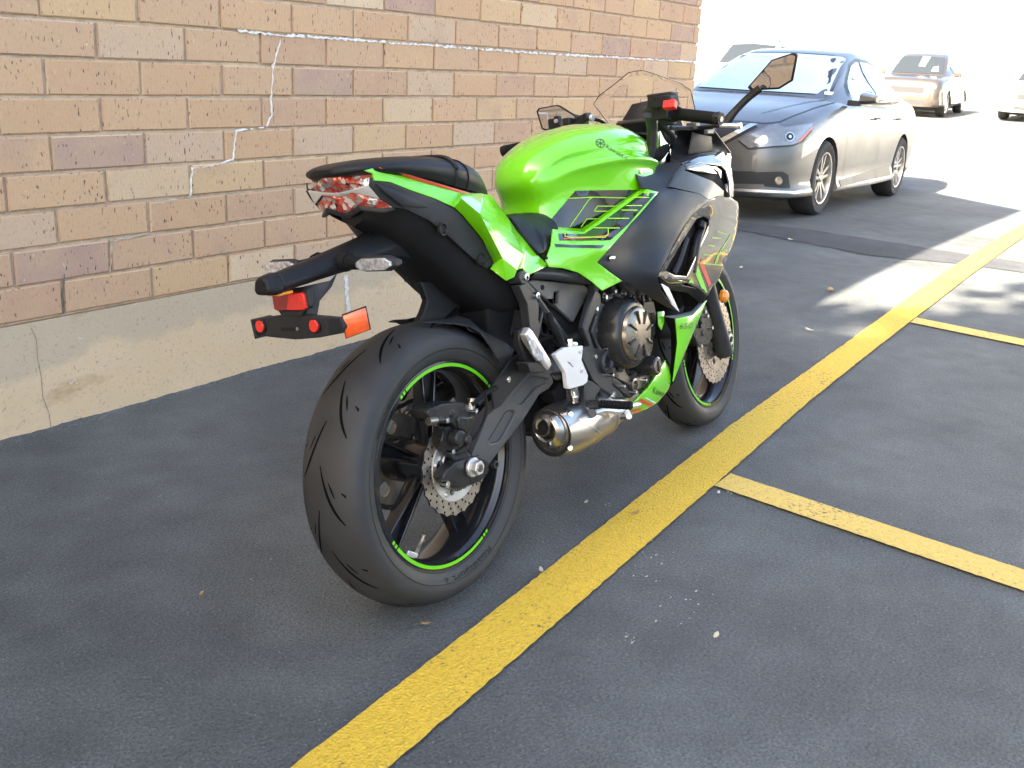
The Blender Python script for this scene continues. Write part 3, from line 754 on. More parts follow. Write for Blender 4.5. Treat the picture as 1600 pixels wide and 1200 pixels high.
# sprocket and chain on the far side
def circ2(rad, n, cx=0, cy=0): return [(cx+rad*math.cos(2*math.pi*i/n), cy+rad*math.sin(2*math.pi*i/n)) for i in range(n)]
sp = MB(); out = [((.108+.004*(1 if i % 4 < 2 else -1))*math.cos(2*math.pi*i/184), (.108+.004*(1 if i % 4 < 2 else -1))*math.sin(2*math.pi*i/184)) for i in range(184)]
sp.plate([out, circ2(.04, 24)]+[circ2(.017, 14, .074*math.cos(k*1.2566+.3), .074*math.sin(k*1.2566+.3)) for k in range(5)], lambda a, b_: Vector((a, .088, .312+b_)), lambda a, b_: Vector((a, .094, .312+b_))); sp.build('sprocket', 'disc_steel', BK, smooth=20)
ch = MB(); FS = (.53, .42); P = [Vector((math.cos(t)*.111, .091, .312+math.sin(t)*.111)) for t in np.linspace(1.72, 4.75, 40)]+[Vector((FS[0]+math.cos(t)*.038, .091, FS[1]+math.sin(t)*.038)) for t in np.linspace(-1.4, 1.6, 14)]
D = []
for i in range(len(P)):
    a, b_ = P[i], P[(i+1) % len(P)]; n = max(1, round((b_-a).length/.0155)); D += [a.lerp(b_, k/n) for k in range(n)]
for i, p_ in enumerate(D):
    t = (D[(i+1) % len(D)]-D[i-1]).normalized(); an = math.atan2(t.z, t.x); ch.box(p_, (.0185, .016 if i % 2 else .010, .011), Matrix.Rotation(-an, 3, 'Y'))
ch.build('chain', 'frame_black', BK, bevel=.001, smooth=0)
sw = MB(); sw.tube([(.0, .125, .312), (.14, .125, .372), (.3, .12, .43), (.40, .115, .445)], [.024, .028, .032, .034], 10, flat=.55); sw.tube([(.0, .125, .312), (.16, .125, .45), (.33, .10, .52)], [.014, .016, .016], 8); sw.build('swingarm_left', 'arm_grey', BK); bpy.data.objects['swingarm_left'].name = 'swingarm'
cg = MB(); cg.box((.13, .135, .43), (.30, .006, .03), Matrix.Rotation(R(-9), 3, 'Y')); cg.build('chain_guard', 'black_plastic', BK, bevel=.002)

# front wheel on the steered fork
fty, frim, fw_, fys = wheel(FC, .300, .124, FM, True)
FR = MB(); y = -fw_-.0095
sb = MB(); sb.lathe([(.215, y+.006), (.215, y+.0004), (.2240, y+.0004), (.2235, y+.004)], FC, 120); sb.build('rim_lip', 'rim_black', frim, M=FM)
arcs(FC, y, [(R(-25), R(70)), (R(192), R(255))], FR); FR.split('rim_stripe', 'green_stripe', frim, .12, smooth=0, recalc=False, M=FM)
spokes(FC, R(20), frim, FM); h = MB(); h.lathe([(.01, -.06), (.03, -.06), (.036, -.03), (.036, .03), (.03, .06), (.01, .06)], FC, 32); h.build('hub', 'rim_black', frim, M=FM)
fd = brake_disc(FC, .150, -.074, FM, BK, 30, 'front_disc'); fd.name = 'brake_disc'
fd2 = MB(); fd2.lathe([(.099, .072), (.150, .072), (.150, .077), (.099, .077)], FC, 64, closed=True); fd2.build('brake_disc', 'disc_steel', BK, M=FM)
def fork_leg(s):
    p0 = Vector((1.41, s*.103, .300)); ax = stx; p0 = p0-Vector((math.cos(rk), 0, math.sin(rk)))*.018
    lo = MB(); lo.tube([p0-ax*.045, p0+ax*.05, p0+ax*.16, p0+ax*.30], [.030, .0285, .0275, .030], 18, sm=3); lo.cyl(p0+ax*.29, p0+ax*.335, .032, .032, 20)
    lo.cyl((1.41, s*.075, .30), (1.41, s*.128, .30), .028, .027, 24); l = lo.build('fork_lower', 'frame_black', BK, M=FM)
    q = MB(); q.cyl((1.41, s*.129, .30), (1.41, s*.131, .30), .020, .019, 20); q.cyl((1.41, s*.130, .30), (1.41, s*.1325, .30), .010, .010, 8, 1); q.build('axle_end', ['steel', 'dark_hole'], l, M=FM)
    up = MB(); up.cyl(p0+ax*.33, p0+ax*.76, .0205, None, 20); up.build('fork_tube', 'steel', BK, M=FM)
    return p0
pf = fork_leg(-1); fork_leg(1)
tcm = MB()
for t, th in ((.50, .035), (.70, .03)):
    c = Vector((1.41, 0, .300))-Vector((math.cos(rk), 0, math.sin(rk)))*.018+stx*t; tcm.box(c-Vector((.02, 0, 0)), (.075, .26, th), Matrix.Rotation(-rk, 3, 'Y'))
tcm.build('fork_clamp', 'frame_black', BK, M=FM, bevel=.006)
# front caliper
fc = MB(); pplate('', [(1084, 492), (1092, 478), (1103, 475), (1113, 500), (1114, 525), (1107, 541), (1092, 541), (1084, 527)], -.108, .055, 0, mb=fc)
for u, v, r_ in ((1098, 500, .013), (1100, 520, .012)): c = U(u, v, -.112); fc.cyl(c, c+Vector((0, .02, 0)), r_, r_, 16)
fcal = fc.build('front_caliper', 'engine_black', BK, bevel=.004, smooth=35)
q = MB()
for u, v in ((1103, 487), (1107, 494), (1095, 510), (1114, 512), (1097, 541)): bolt(q, u, v, -.118, .006, .010)
q.split('caliper_bolt', 'steel', fcal)
q = MB(); q.tube([U(1094, 512, -.12), U(1092, 490, -.125), U(1100, 470, -.12), U(1098, 440, -.11)], .0045, 8); q.build('brake_hose', 'black_soft', BK)
# front mudguard
mg = MB(); secs = []
for t in np.linspace(R(70), R(168), 18):
    rr = .318; sec = []
    for s in np.linspace(-1, 1, 13):
        hwid = .072; d = abs(s); r2 = rr-.042*d**2.6; sec.append((FC[0]+r2*math.cos(t), s*hwid, FC[2]+r2*math.sin(t)))
    secs.append(sec)
mg.loft(secs, closed=False, caps=False); mg.build('front_mudguard', 'black_plastic', BK, M=FM, solid=.003, recalc=True)
for s in (-1, 1): q = MB(); q.box((1.385, s*.088, .53), (.10, .012, .10), Matrix.Rotation(-rk, 3, 'Y')); q.build('mudguard_bracket', 'black_plastic', BK, M=FM, bevel=.004)
# amber side reflector on the fork
rc = U(1132, 463, -.125); q = MB(); q.lathe([(0, -.012), (.014, -.011), (.020, -.006), (.022, 0), (.022, .008), (0, .008)], rc, 24); q.build('side_reflector', 'amber_lens', BK)
q = MB(); q.tube([rc+Vector((0, .006, 0)), rc+Vector((-.02, .02, -.01)), rc+Vector((-.06, .03, -.02))], .006, 8); q.build('reflector_bracket', 'black_plastic', BK)

# ------------------------------------------------------------------ swingarm, rear brake, hugger
arm = [(730, 744), (735, 722), (740, 708), (763, 650), (788, 622), (806, 600), (823, 577), (845, 574), (862, 586), (866, 597), (858, 608), (843, 617), (818, 657), (777, 710), (759, 734), (752, 750)]
ya = -.118
pk1 = [(767, 693), (764, 688), (787, 650), (792, 643), (803, 642), (805, 647), (785, 684), (779, 690)]
pk2 = [(803, 626), (802, 620), (826, 590), (834, 588), (856, 592), (855, 598), (838, 606), (818, 630), (812, 632)]
def shrink(lp, k): c = [sum(q[i] for q in lp)/len(lp) for i in (0, 1)]; return [(c[0]+(q[0]-c[0])*k, c[1]+(q[1]-c[1])*k) for q in lp]
sa = MB(); pplate('', arm, ya, .034, 0, holes=[pk1, pk2], mb=sa)
sw2 = sa.build('swingarm', 'arm_grey', BK, bevel=.0035, smooth=30, seg=3)
for lp in (pk1, pk2): q = MB(); pplate('', shrink(lp, 1.06), ya+.006, .02, 0, mb=q); q.build('arm_recess', 'arm_grey', sw2, smooth=30)
q = MB(); q.cyl((.40, -.11, .445), (.40, .11, .445), .036, None, 24); q.tube([U(858, 590, -.10), (.38, -.08, .445), (.40, 0, .445)], [.034, .034, .034], 14); q.build('arm_crossbeam', 'arm_grey', sw2)
ad = MB(); pplate('', [(692, 748), (698, 735), (712, 722), (735, 715), (750, 712), (764, 722), (764, 738), (752, 752), (738, 758), (716, 764), (703, 760)], -.128, .03, 0, mb=ad); adj = ad.build('axle_block', 'engine_black', BK, bevel=.003)
q = MB(); c = U(748, 731, -.150); q.cyl(c+Vector((0, .02, 0)), c+Vector((0, .012, 0)), .021, .021, 24); q.cyl(c+Vector((0, .012, 0)), c+Vector((0, -.004, 0)), .0165, .0165, 6); q.cyl(c, c-Vector((0, .006, 0)), .009, .009, 14, 1); q.build('axle_nut', ['alu', 'engine_cap'], adj, bevel=.0015, smooth=30)
q = MB(); q.lathe([(.009, 0), (.009, .012), (.005, .012), (.005, 0)], U(776, 726, -.12), 16, closed=True); q.build('stand_lug', 'frame_black', adj)
cal = MB(); pplate('', [(668, 645), (672, 639), (691, 631), (715, 628), (737, 632), (747, 643), (745, 655), (740, 668), (733, 678), (716, 672), (706, 662), (690, 662), (672, 655)], -.128, .052, 0, mb=cal)
pplate('', [(704, 664), (733, 674), (736, 690), (733, 706), (716, 712), (700, 708), (690, 690), (694, 668)], -.118, .03, 0, mb=cal)
pplate('', [(704, 690), (722, 698), (745, 716), (740, 735), (712, 724), (699, 708)], -.116, .02, 0, mb=cal)
pplate('', [(716, 652), (742, 650), (739, 668), (731, 675), (719, 671)], -.134, .01, 0, mb=cal)
for u, v, r_, h_ in ((713, 684, .018, .026), (706, 646, .010, .014), (722, 686, .011, .032)): c = U(u, v, -.128); cal.cyl(c+Vector((0, .01, 0)), c-Vector((0, h_-.012, 0)), r_, r_*.92, 20)
calo = cal.build('rear_caliper', 'engine_black', BK, bevel=.0035, smooth=35)
q = MB()
for u, v, r_ in ((700, 657, .006), (746, 643, .007), (723, 685, .0055), (709, 706, .006), (700, 757, .008)): bolt(q, u, v, -.140, r_, .014)
a = U(735, 632, -.13); q.cyl(a+Vector((0, 0, -.01)), a+Vector((.004, -.002, .014)), .0085, .0085, 12); q.split('caliper_bolt', 'chrome', calo, smooth=30)
q = MB(); q.cyl(U(669, 659, -.128), U(681, 657, -.128), .0085, .008, 14); q.build('pad_pin', 'engine_cap', calo)
q = MB(); q.tube([U(736, 632, -.135), U(750, 622, -.14), U(758, 615, -.14), U(775, 606, -.13)], .006, 8); q.tube([U(758, 612, -.145), U(760, 640, -.15), U(752, 665, -.148), U(735, 690, -.14), U(712, 705, -.13)], .0028, 8); q.tube([U(682, 657, -.13), U(686, 668, -.132), U(692, 668, -.132), U(695, 678, -.13)], .0022, 6); q.build('brake_hose', 'black_soft', BK)
q = MB(); q.cyl(U(745, 630, -.135), U(757, 618, -.14), .0082, .0075, 12); q.build('hose_fitting', 'grey_plastic', BK)
# hugger: inner mudguard over the tyre
panel('rear_hugger', [(640, 503, -.02), (690, 499, -.05), (715, 493, -.045), (733, 498, -.06), (752, 515, -.085), (790, 535, -.10), (803, 546, -.105), (800, 560, -.108), (786, 575, -.108), (778, 562, -.106), (765, 540, -.104), (752, 520, -.10), (735, 510, -.092), (710, 505, -.085), (672, 503, -.06)], 'grey_plastic', mirror=True, grid=6)
hg = MB(); secs = []
for t in np.linspace(R(22), R(70), 12):
    secs.append([((.328-.03*abs(s)**2.5)*math.cos(t), s*.088, .312+(.328-.03*abs(s)**2.5)*math.sin(t)) for s in np.linspace(-1, 1, 11)])
hg.loft(secs, closed=False, caps=False); hg.build('rear_hugger', 'black_plastic', BK, solid=.003)
pplate('hugger_mount', [(772, 640), (768, 606), (790, 575), (800, 560), (820, 548), (836, 556), (843, 572), (826, 584), (800, 612), (782, 636)], -.128, .006, 'black_plastic', holes=[[(808, 566), (818, 552), (824, 556), (814, 572)]], bevel=.002)
q = MB(); bolt(q, 795.5, 593, -.131, .0075, .006); bolt(q, 796, 593, -.1325, .004, .004); q.build('mount_bolt', 'chrome', BK)

# ------------------------------------------------------------------ tank, seat, tail
def half(sec): return [(y, z) for y, z in sec]
def sym_loft(stations, n=5, xs_n=4, end_caps=True):
    """stations: (x, [(y,z) from the crown down one side]); smooth closed section, mirrored"""
    secs = []
    K = len(stations[0][1])
    cols = [catmull([(x, s[k][0], s[k][1]) for x, s in stations], xs_n) for k in range(K)]
    for i in range(len(cols[0])):
        hp = catmull([cols[k][i] for k in range(K)], n)
        sec = [Vector((q.x, -q.y, q.z)) for q in hp]+[Vector((q.x, q.y, q.z)) for q in hp[::-1]]
        if abs(hp[0].y) < 1e-6: sec = [Vector((q.x, -q.y, q.z)) for q in hp]+[Vector((q.x, q.y, q.z)) for q in hp[:0:-1]]
        secs.append(sec)
    return secs
TK = [(0.425, [(0, 0.815), (0.02, 0.813), (0.035, 0.805), (0.04, 0.7975), (0.045, 0.792), (0.05, 0.78), (0.055, 0.77), (0.065, 0.74), (0.07, 0.7)]),
      (0.435, [(0, 0.885), (0.025, 0.88), (0.045, 0.86), (0.05, 0.8475), (0.055, 0.837), (0.0605, 0.8175), (0.066, 0.8), (0.077, 0.76), (0.08, 0.7)]),
      (0.45, [(0, 0.932), (0.03, 0.927), (0.055, 0.905), (0.0605, 0.8875), (0.066, 0.872), (0.0705, 0.85), (0.075, 0.83), (0.086, 0.78), (0.09, 0.7)]),
      (0.48, [(0, 0.963), (0.042, 0.957), (0.077, 0.935), (0.082, 0.915), (0.0875, 0.897), (0.0875, 0.8725), (0.088, 0.85), (0.096, 0.79), (0.1, 0.7)]),
      (0.54, [(0, 0.992), (0.055, 0.984), (0.104, 0.957), (0.098, 0.938), (0.122, 0.917), (0.113, 0.895), (0.106, 0.855), (0.108, 0.79), (0.11, 0.7)]),
      (0.62, [(0, 1.016), (0.07, 1.007), (0.132, 0.972), (0.134, 0.945), (0.162, 0.927), (0.148, 0.905), (0.134, 0.86), (0.13, 0.79), (0.13, 0.7)]),
      (0.68, [(0, 1.027), (0.078, 1.017), (0.147, 0.979), (0.155, 0.947), (0.183, 0.929), (0.169, 0.907), (0.16, 0.86), (0.15, 0.79), (0.15, 0.7)]),
      (0.74, [(0, 1.033), (0.083, 1.022), (0.156, 0.982), (0.166, 0.945), (0.194, 0.927), (0.18, 0.905), (0.181, 0.86), (0.168, 0.79), (0.165, 0.7)]),
      (0.82, [(0, 1.034), (0.085, 1.021), (0.157, 0.979), (0.168, 0.937), (0.196, 0.919), (0.182, 0.897), (0.187, 0.855), (0.177, 0.79), (0.175, 0.7)]),
      (0.88, [(0, 1.028), (0.08, 1.014), (0.146, 0.97), (0.1576, 0.9259), (0.1844, 0.907), (0.1719, 0.885), (0.18, 0.85), (0.172, 0.79), (0.172, 0.7)]),
      (0.95, [(0, 1.008), (0.07, 0.994), (0.125, 0.95), (0.1338, 0.9142), (0.1562, 0.892), (0.1492, 0.87), (0.16, 0.84), (0.155, 0.79), (0.155, 0.7)]),
      (0.985, [(0, 0.985), (0.05, 0.972), (0.09, 0.93), (0.1025, 0.9), (0.1152, 0.872), (0.1175, 0.85), (0.12, 0.83), (0.12, 0.79), (0.12, 0.7)])]
mb = MB(); mb.loft(sym_loft(TK, 4, 4))
def sst(t): t = min(1, max(0, t)); return t*t*(3-2*t)
for q_ in mb.v:      # the tail of the tank tucks in above the seat, its front narrows to the steering head
    q_.x += .036*sst((.905-q_.z)/.075)*(1-sst((q_.x-.43)/.16)); q_.y *= 1-.16*sst((q_.x-.86)/.10)*sst((.99-q_.z)/.06)
tank = mb.build('fuel_tank', 'green', BK, smooth=60)
tb = surf_bvh([tank])
# emblem and lettering on the tank flank
em = MB()
def ell(cx, cy, rx, ry, a, n=20): return [(cx+rx*math.cos(t)*math.cos(a)-ry*math.sin(t)*math.sin(a), cy+rx*math.cos(t)*math.sin(a)+ry*math.sin(t)*math.cos(a)) for t in [2*math.pi*i/n for i in range(n)]]
E0 = ell(938, 224, 7.2, 5.8, .55); ribbon(em, tb, E0+[E0[0]], 1.3, step=3)
for t in (0, 1.05, 2.1):
    d = (6.6*math.cos(t+.55), 5.4*math.sin(t+.55)); ribbon(em, tb, [(938-d[0], 224-d[1]), (938+d[0], 224+d[1])], 1.2, step=3)
em.build('tank_emblem', 'decal_dark', tank, smooth=0, recalc=False)
stick_text(tb, 'Kawasaki', (946, 230.5), (9.0, 5.4), (2.2, -8.5), 'decal_dark', 'tank_lettering', tank)
# front shroud of the tank, overlapping it
panel('tank_shroud', [(944, 197, .02), (956, 199, -.005), (968, 204, -.035), (985, 219, -.085), (996, 236, -.118), (1005, 251, -.138), (986, 257, -.172), (977, 240, -.155), (966, 222, -.125), (955, 207, -.07)], 'green', [(975, 222, -.095), (988, 242, -.14)], grid=6, mirror=True)
# seats
SE = [(-.192, [(0, .966), (.02, .965), (.03, .960), (.03, .956), (.025, .953)]),
      (-.175, [(0, .972), (.04, .971), (.062, .964), (.062, .956), (.05, .950)]),
      (-.13, [(0, .979), (.06, .977), (.092, .967), (.096, .956), (.085, .947)]),
      (-.06, [(0, .982), (.07, .979), (.105, .967), (.110, .952), (.10, .938)]),
      (.04, [(0, .978), (.075, .974), (.110, .958), (.115, .938), (.105, .918)]),
      (.12, [(0, .967), (.078, .962), (.110, .943), (.114, .92), (.105, .898)]),
      (.19, [(0, .953), (.064, .946), (.090, .925), (.094, .905), (.088, .885)]),
      (.245, [(0, .932), (.042, .925), (.060, .905), (.064, .885), (.06, .87)]),
      (.28, [(0, .906), (.025, .90), (.038, .883), (.042, .868), (.04, .855)]),
      (.30, [(0, .878), (.012, .874), (.02, .866), (.022, .855), (.02, .845)])]
mb = MB(); mb.loft(sym_loft(SE, 5, 4)); seat = mb.build('pillion_seat', 'vinyl', BK, smooth=60)
q = MB(); secs = sym_loft(SE, 5, 4); s0 = secs[18]; q.tube([Vector(p_)*1.0+Vector((0, 0, .003)) for p_ in s0], .0045, 6, sm=1, closed=True); q.build('seat_strap', 'vinyl', seat)
q = MB(); s0 = secs[20]; q.tube([Vector(p_)+Vector((0, 0, .001)) for p_ in s0], .0022, 6, sm=1, closed=True); q.build('seat_seam', 'black_soft', seat)
RS = [(.20, [(0, .80), (.06, .80), (.10, .785), (.115, .755), (.11, .72)]), (.26, [(0, .795), (.07, .795), (.115, .78), (.132, .748), (.125, .71)]),
      (.33, [(0, .800), (.06, .80), (.105, .79), (.136, .748), (.130, .70)]), (.40, [(0, .815), (.045, .815), (.085, .808), (.122, .765), (.118, .72)]), (.47, [(0, .82), (.03, .82), (.07, .81), (.10, .785), (.10, .75)])]
mb = MB(); mb.loft(sym_loft(RS, 4, 4)); rseat = mb.build('rider_seat', 'vinyl', BK, smooth=60)
fmesh('seat_skirt', [(797, 338, -.098), (815, 334.5, -.088), (833, 337, -.092), (850, 346, -.108), (868, 362, -.134), (867, 368, -.14), (850, 394, -.158), (843, 396, -.158), (829, 380, -.148), (812, 356, -.126), (836, 356, -.12), (850, 371, -.145)], [(0, 1, 2, 10, 9), (2, 3, 4, 11, 10), (4, 5, 6, 11), (6, 7, 8, 10, 11), (8, 9, 10)], 'vinyl', .02, mirror=True, bevel=.004, smooth=70)
# green tail panels
tp = [(570, 266, -.092), (585, 262, -.09), (717, 300.5, -.112), (754, 302, -.10), (769, 305.6, -.09), (808, 361, -.12), (824, 380, -.14), (857, 415, -.162), (825, 430.5, -.163), (817, 419, -.158), (808, 422, -.158), (804, 433, -.158), (790.5, 439, -.150), (766, 420, -.122), (771, 412, -.122), (769.5, 403, -.122), (754, 375, -.122), (724, 338, -.122), (710, 324, -.122), (680, 310, -.117), (640, 296, -.110), (610, 284, -.102), (585, 282, -.094), (583, 271, -.092),
      (721, 310, -.145), (750, 334, -.152), (762.5, 359, -.154), (785, 403, -.156), (610, 269.5, -.094), (640, 278.5, -.099), (680, 290, -.106), (843, 401, -.152), (829, 425, -.162), (818, 398, -.155)]
fmesh('tail_panel', tp, [(0, 1, 22, 23), (1, 28, 21, 22), (28, 29, 20, 21), (29, 30, 19, 20), (30, 2, 18, 19), (2, 24, 18), (2, 3, 25, 24), (3, 4, 5, 25), (18, 24, 25, 17), (17, 25, 26, 16), (16, 26, 27, 14, 15), (14, 27, 12, 13), (26, 25, 5, 33), (26, 33, 10, 27), (33, 5, 6), (33, 6, 9, 10), (10, 11, 12, 27), (6, 31, 32, 9), (31, 7, 8, 32), (9, 32, 8)], 'green', .004, mirror=True, bevel=.0018, smooth=12, mskip=2)
fmesh('tail_trim', [(592, 262.5, -.098), (640, 274, -.104), (690, 288, -.110), (722, 297.5, -.112), (738, 302.2, -.110), (717, 301, -.1125), (680, 290.5, -.107), (640, 279, -.1), (596, 264, -.094)], [(0, 1, 7, 8), (1, 2, 6, 7), (2, 3, 5, 6), (3, 4, 5)], 'orange_trim', .002, mirror=True, bevel=.0005)
# black tail fairing under the green
panel('tail_lower_panel', [(578, 275, -.090), (585, 284, -.096), (610, 285.5, -.104), (640, 298, -.112), (680, 312, -.118), (710, 326, -.123), (724, 340, -.124), (754, 377, -.124), (769, 404, -.124), (770, 414, -.124), (760, 420, -.118), (735, 400, -.118), (700, 368, -.116), (672, 345, -.114), (632, 326, -.108), (613, 324, -.098), (592, 309, -.092), (576, 290, -.086)], 'grey_plastic', [(650, 312, -.115), (700, 345, -.121)], mirror=True, grid=7)
fmesh('tail_ridge', [(587, 286, -.100), (605, 292, -.108), (645, 308, -.118), (672, 324, -.1215), (630, 323, -.115), (600, 300, -.105)], [(0, 1, 5), (1, 2, 4, 5), (2, 3, 4)], 'cowl_grey', .003, mirror=True, bevel=.0015)
UT = [(-.125, [(0, .93), (.03, .928), (.035, .90), (.03, .865), (0, .848)]), (-.085, [(0, .94), (.06, .935), (.075, .89), (.052, .845), (0, .826)]), (-.03, [(0, .93), (.092, .925), (.106, .875), (.068, .80), (0, .785)]),
      (.06, [(0, .90), (.098, .89), (.112, .825), (.078, .735), (0, .705)]), (.14, [(0, .86), (.10, .85), (.115, .765), (.080, .665), (0, .645)]), (.22, [(0, .80), (.10, .79), (.112, .70), (.080, .615), (0, .60)]), (.30, [(0, .78), (.09, .77), (.10, .69), (.075, .60), (0, .59)])]
mb = MB(); mb.loft(sym_loft(UT, 4, 4)); mb.build('undertail', 'black_plastic', BK, smooth=45)
q = MB()
for u, v in ((693, 358), (752, 405)):
    c = U(u, v, -.121); q.lathe([(0, .004), (.008, .004), (.011, -.0015), (.0135, -.0015), (.0145, .004)], c, 24)
q.split('panel_fastener', 'black_plastic', BK)
pplate('mudguard_flap', [(658, 440), (669, 470), (663, 488), (655, 504), (705, 504), (712, 488), (728, 470), (728, 440)], -.02, .02, 'black_plastic', bevel=.004, holes=[[(690, 500), (714, 478), (718, 482), (716, 500)]])
q = MB(); q.box((.27, 0, .58), (.16, .15, .16)); q.build('battery_box', 'black_soft', BK, bevel=.01)
# tail lamp: two faceted clusters with a bright blade between
def half_lamp(name, vs, fc, m, th=.006): return fmesh(name, vs, fc, m, th, True, .001, smooth=20)
half_lamp('tail_lamp', [(508, 274, 0), (528, 273, -.02), (583, 272.5, -.086), (575, 290, -.082), (549, 297, -.04), (527, 302, 0), (517, 287, 0), (550, 284, -.052)], [(0, 1, 7, 6), (1, 2, 7), (2, 3, 7), (3, 4, 7), (4, 5, 6, 7)], 'tail_lens')
half_lamp('tail_lamp', [(534, 308, 0), (550, 301, -.04), (593, 311.5, -.089), (614, 324, -.098), (598, 326.5, -.085), (560, 321, -.045), (541, 333.5, 0), (575, 314, -.068)], [(0, 1, 7, 5), (1, 2, 7), (2, 3, 4, 7), (4, 5, 7), (0, 5, 6)], 'tail_lens')
half_lamp('lamp_blade', [(527, 302, 0), (549, 297, -.042), (575, 289.5, -.085), (593, 311, -.092), (550, 301, -.043), (534, 308, 0)], [(0, 1, 4, 5), (1, 2, 3, 4)], 'silver_paint', .008)
half_lamp('lamp_surround', [(505, 270, .0), (540, 269, -.03), (586, 269.5, -.09), (583, 273, -.0865), (528, 274, -.021), (508, 275, 0)], [(0, 1, 4, 5), (1, 2, 3, 4)], 'grey_plastic', .008)
half_lamp('lamp_surround', [(614, 324, -.099), (618, 328, -.10), (600, 333, -.088), (565, 329, -.05), (545, 342, 0), (541, 333, 0), (560, 321, -.046), (598, 326.5, -.086)], [(0, 1, 2, 7), (2, 3, 6, 7), (3, 4, 5, 6)], 'grey_plastic', .01)
# number-plate carrier
nb = MB(); NB = [(.03, .05, .045, .795), (-.05, .042, .036, .806), (-.11, .036, .030, .796), (-.17, .034, .026, .789), (-.25, .031, .022, .779), (-.33, .027, .019, .769), (-.345, .027, .019, .767)]
secs = []
for x, w, h_, z in NB: secs.append([(x, w*a, z+h_*b_) for a, b_ in ((-1, -.2), (-.75, .62), (-.35, 1), (.35, 1), (.75, .62), (1, -.2), (.8, -.85), (-.8, -.85))])
nb.loft(secs); nbo = nb.build('plate_carrier', 'black_plastic', BK, bevel=.004, smooth=40)
q = MB(); secs = []
for x, k, z in ((-.344, 1.0, .768), (-.362, .96, .766), (-.378, .75, .766)): secs.append([(x, .027*k*a, z+.021*k*b_) for a, b_ in ((-1, -.4), (-.75, .62), (-.35, 1), (.35, 1), (.75, .62), (1, -.4), (.8, -.9), (-.8, -.9))])
q.loft(secs); cap = q.build('carrier_cap', 'black_plastic', BK, bevel=.004, smooth=40)
q = MB(); q.cyl((-.379, -.012, .770), (-.373, -.012, .770), .004, None, 12); q.build('cap_screw', 'dark_hole', cap)
q = MB(); q.box((-.335, 0, .7475), (.035, .035, .006)); q.build('plate_lamp', 'amber_lens', cap, bevel=.002)
fmesh('carrier_arm', [UX(472, 448, -.285), UX(516, 438, -.25), UX(528, 425, -.23), UX(519, 447, -.245), UX(500, 470, -.27), UX(496, 492, -.285), UX(480, 492, -.295), UX(440, 492, -.30), UX(442, 470, -.30), UX(440, 452, -.30), UX(478, 470, -.295)], [(0, 1, 2, 3, 4, 10), (4, 5, 6, 10), (10, 6, 7, 8, 9, 0)], 'grey_plastic', .018, bevel=.002)
pb = MB(); XP = -.302
def xplate(mb, pts, x, th, m=0, holes=()):
    lo = [[(UX(u, v, x).y, UX(u, v, x).z) for u, v in lp] for lp in [pts]+list(holes)]
    mb.plate(lo, lambda a, b_: Vector((x, a, b_)), lambda a, b_: Vector((x+th, a, b_)), m); return mb
xplate(pb, [(392, 499), (399, 498), (434, 493), (465, 492), (498, 494), (533, 497), (538, 512), (534, 521), (498, 528), (460, 531), (420, 527), (399, 523)], XP, .014)
plo = pb.build('plate_mount', 'grey_plastic', BK, bevel=.003)
q = MB(); xplate(q, [(395, 500), (391, 499), (398, 530), (402, 529)], XP-.004, .05); q.build('mount_flange', 'grey_plastic', plo, bevel=.001)
for u, v, r_ in ((409, 509.5, .0125), (493.5, 508.5, .0125)):
    c = UX(u, v, XP); q = MB(); q.cyl(c+Vector((.003, 0, 0)), c+Vector((-.007, 0, 0)), r_, r_*.95, 24); q.cyl(c+Vector((.002, 0, 0)), c+Vector((-.004, 0, 0)), r_*1.18, r_*1.15, 24, 1); q.build('round_reflector', ['red_lens', 'black_plastic'], plo, bevel=.001)
q = MB(); xplate(q, [(439, 512), (466, 512), (466, 517), (439, 518)], XP-.001, .003); q.build('mount_slot', 'dark_hole', plo)
q = MB(); c = UX(464, 514, XP-.002); q.cyl(c, c+Vector((.003, 0, 0)), .0035, None, 10); q.build('mount_screw', 'steel', plo)
q = MB(); xplate(q, [(513, 497), (532, 498), (533, 519), (513, 519)], XP-.002, .003); q.build('mount_tab', 'cowl_grey', plo, bevel=.001)
# rectangular tail reflector
q = MB(); xplate(q, [(425, 462), (430, 459), (450, 459), (451, 485), (433, 486), (428, 483)], -.312, .010); xplate(q, [(450, 459), (470, 458), (474, 461), (477, 482), (473, 485), (451, 485)], -.312, .010, 1)
q.build('tail_reflector', ['dark_red_lens', 'red_lens'], BK, bevel=.0015)
q = MB(); xplate(q, [(434, 486), (475, 485), (470, 494), (440, 494)], -.304, .012); xplate(q, [(470, 459), (480, 452), (482, 480), (476, 484)], -.306, .014); q.build('reflector_holder', 'grey_plastic', BK, bevel=.002)
# angled orange side reflector
A, B_, C_, D_ = U(535, 494, -.118), U(571, 481, -.150), U(578, 515, -.150), U(541, 529, -.118)
fmesh('side_reflector_rear', [A, B_, C_, D_], [(0, 1, 2, 3)], 'orange_reflector', .008, bevel=.0015); bpy.data.objects['side_reflector_rear'].name = 'side_reflector'
nn = (B_-A).cross(D_-A).normalized(); nn = nn if nn.dot(BC-A) < 0 else -nn
cc = (A+B_+C_+D_)/4
fmesh('reflector_back', [cc+(p_-cc)*1.08+nn*.006 for p_ in (A, B_, C_, D_)], [(0, 1, 2, 3)], 'black_plastic', .006, bevel=.001)
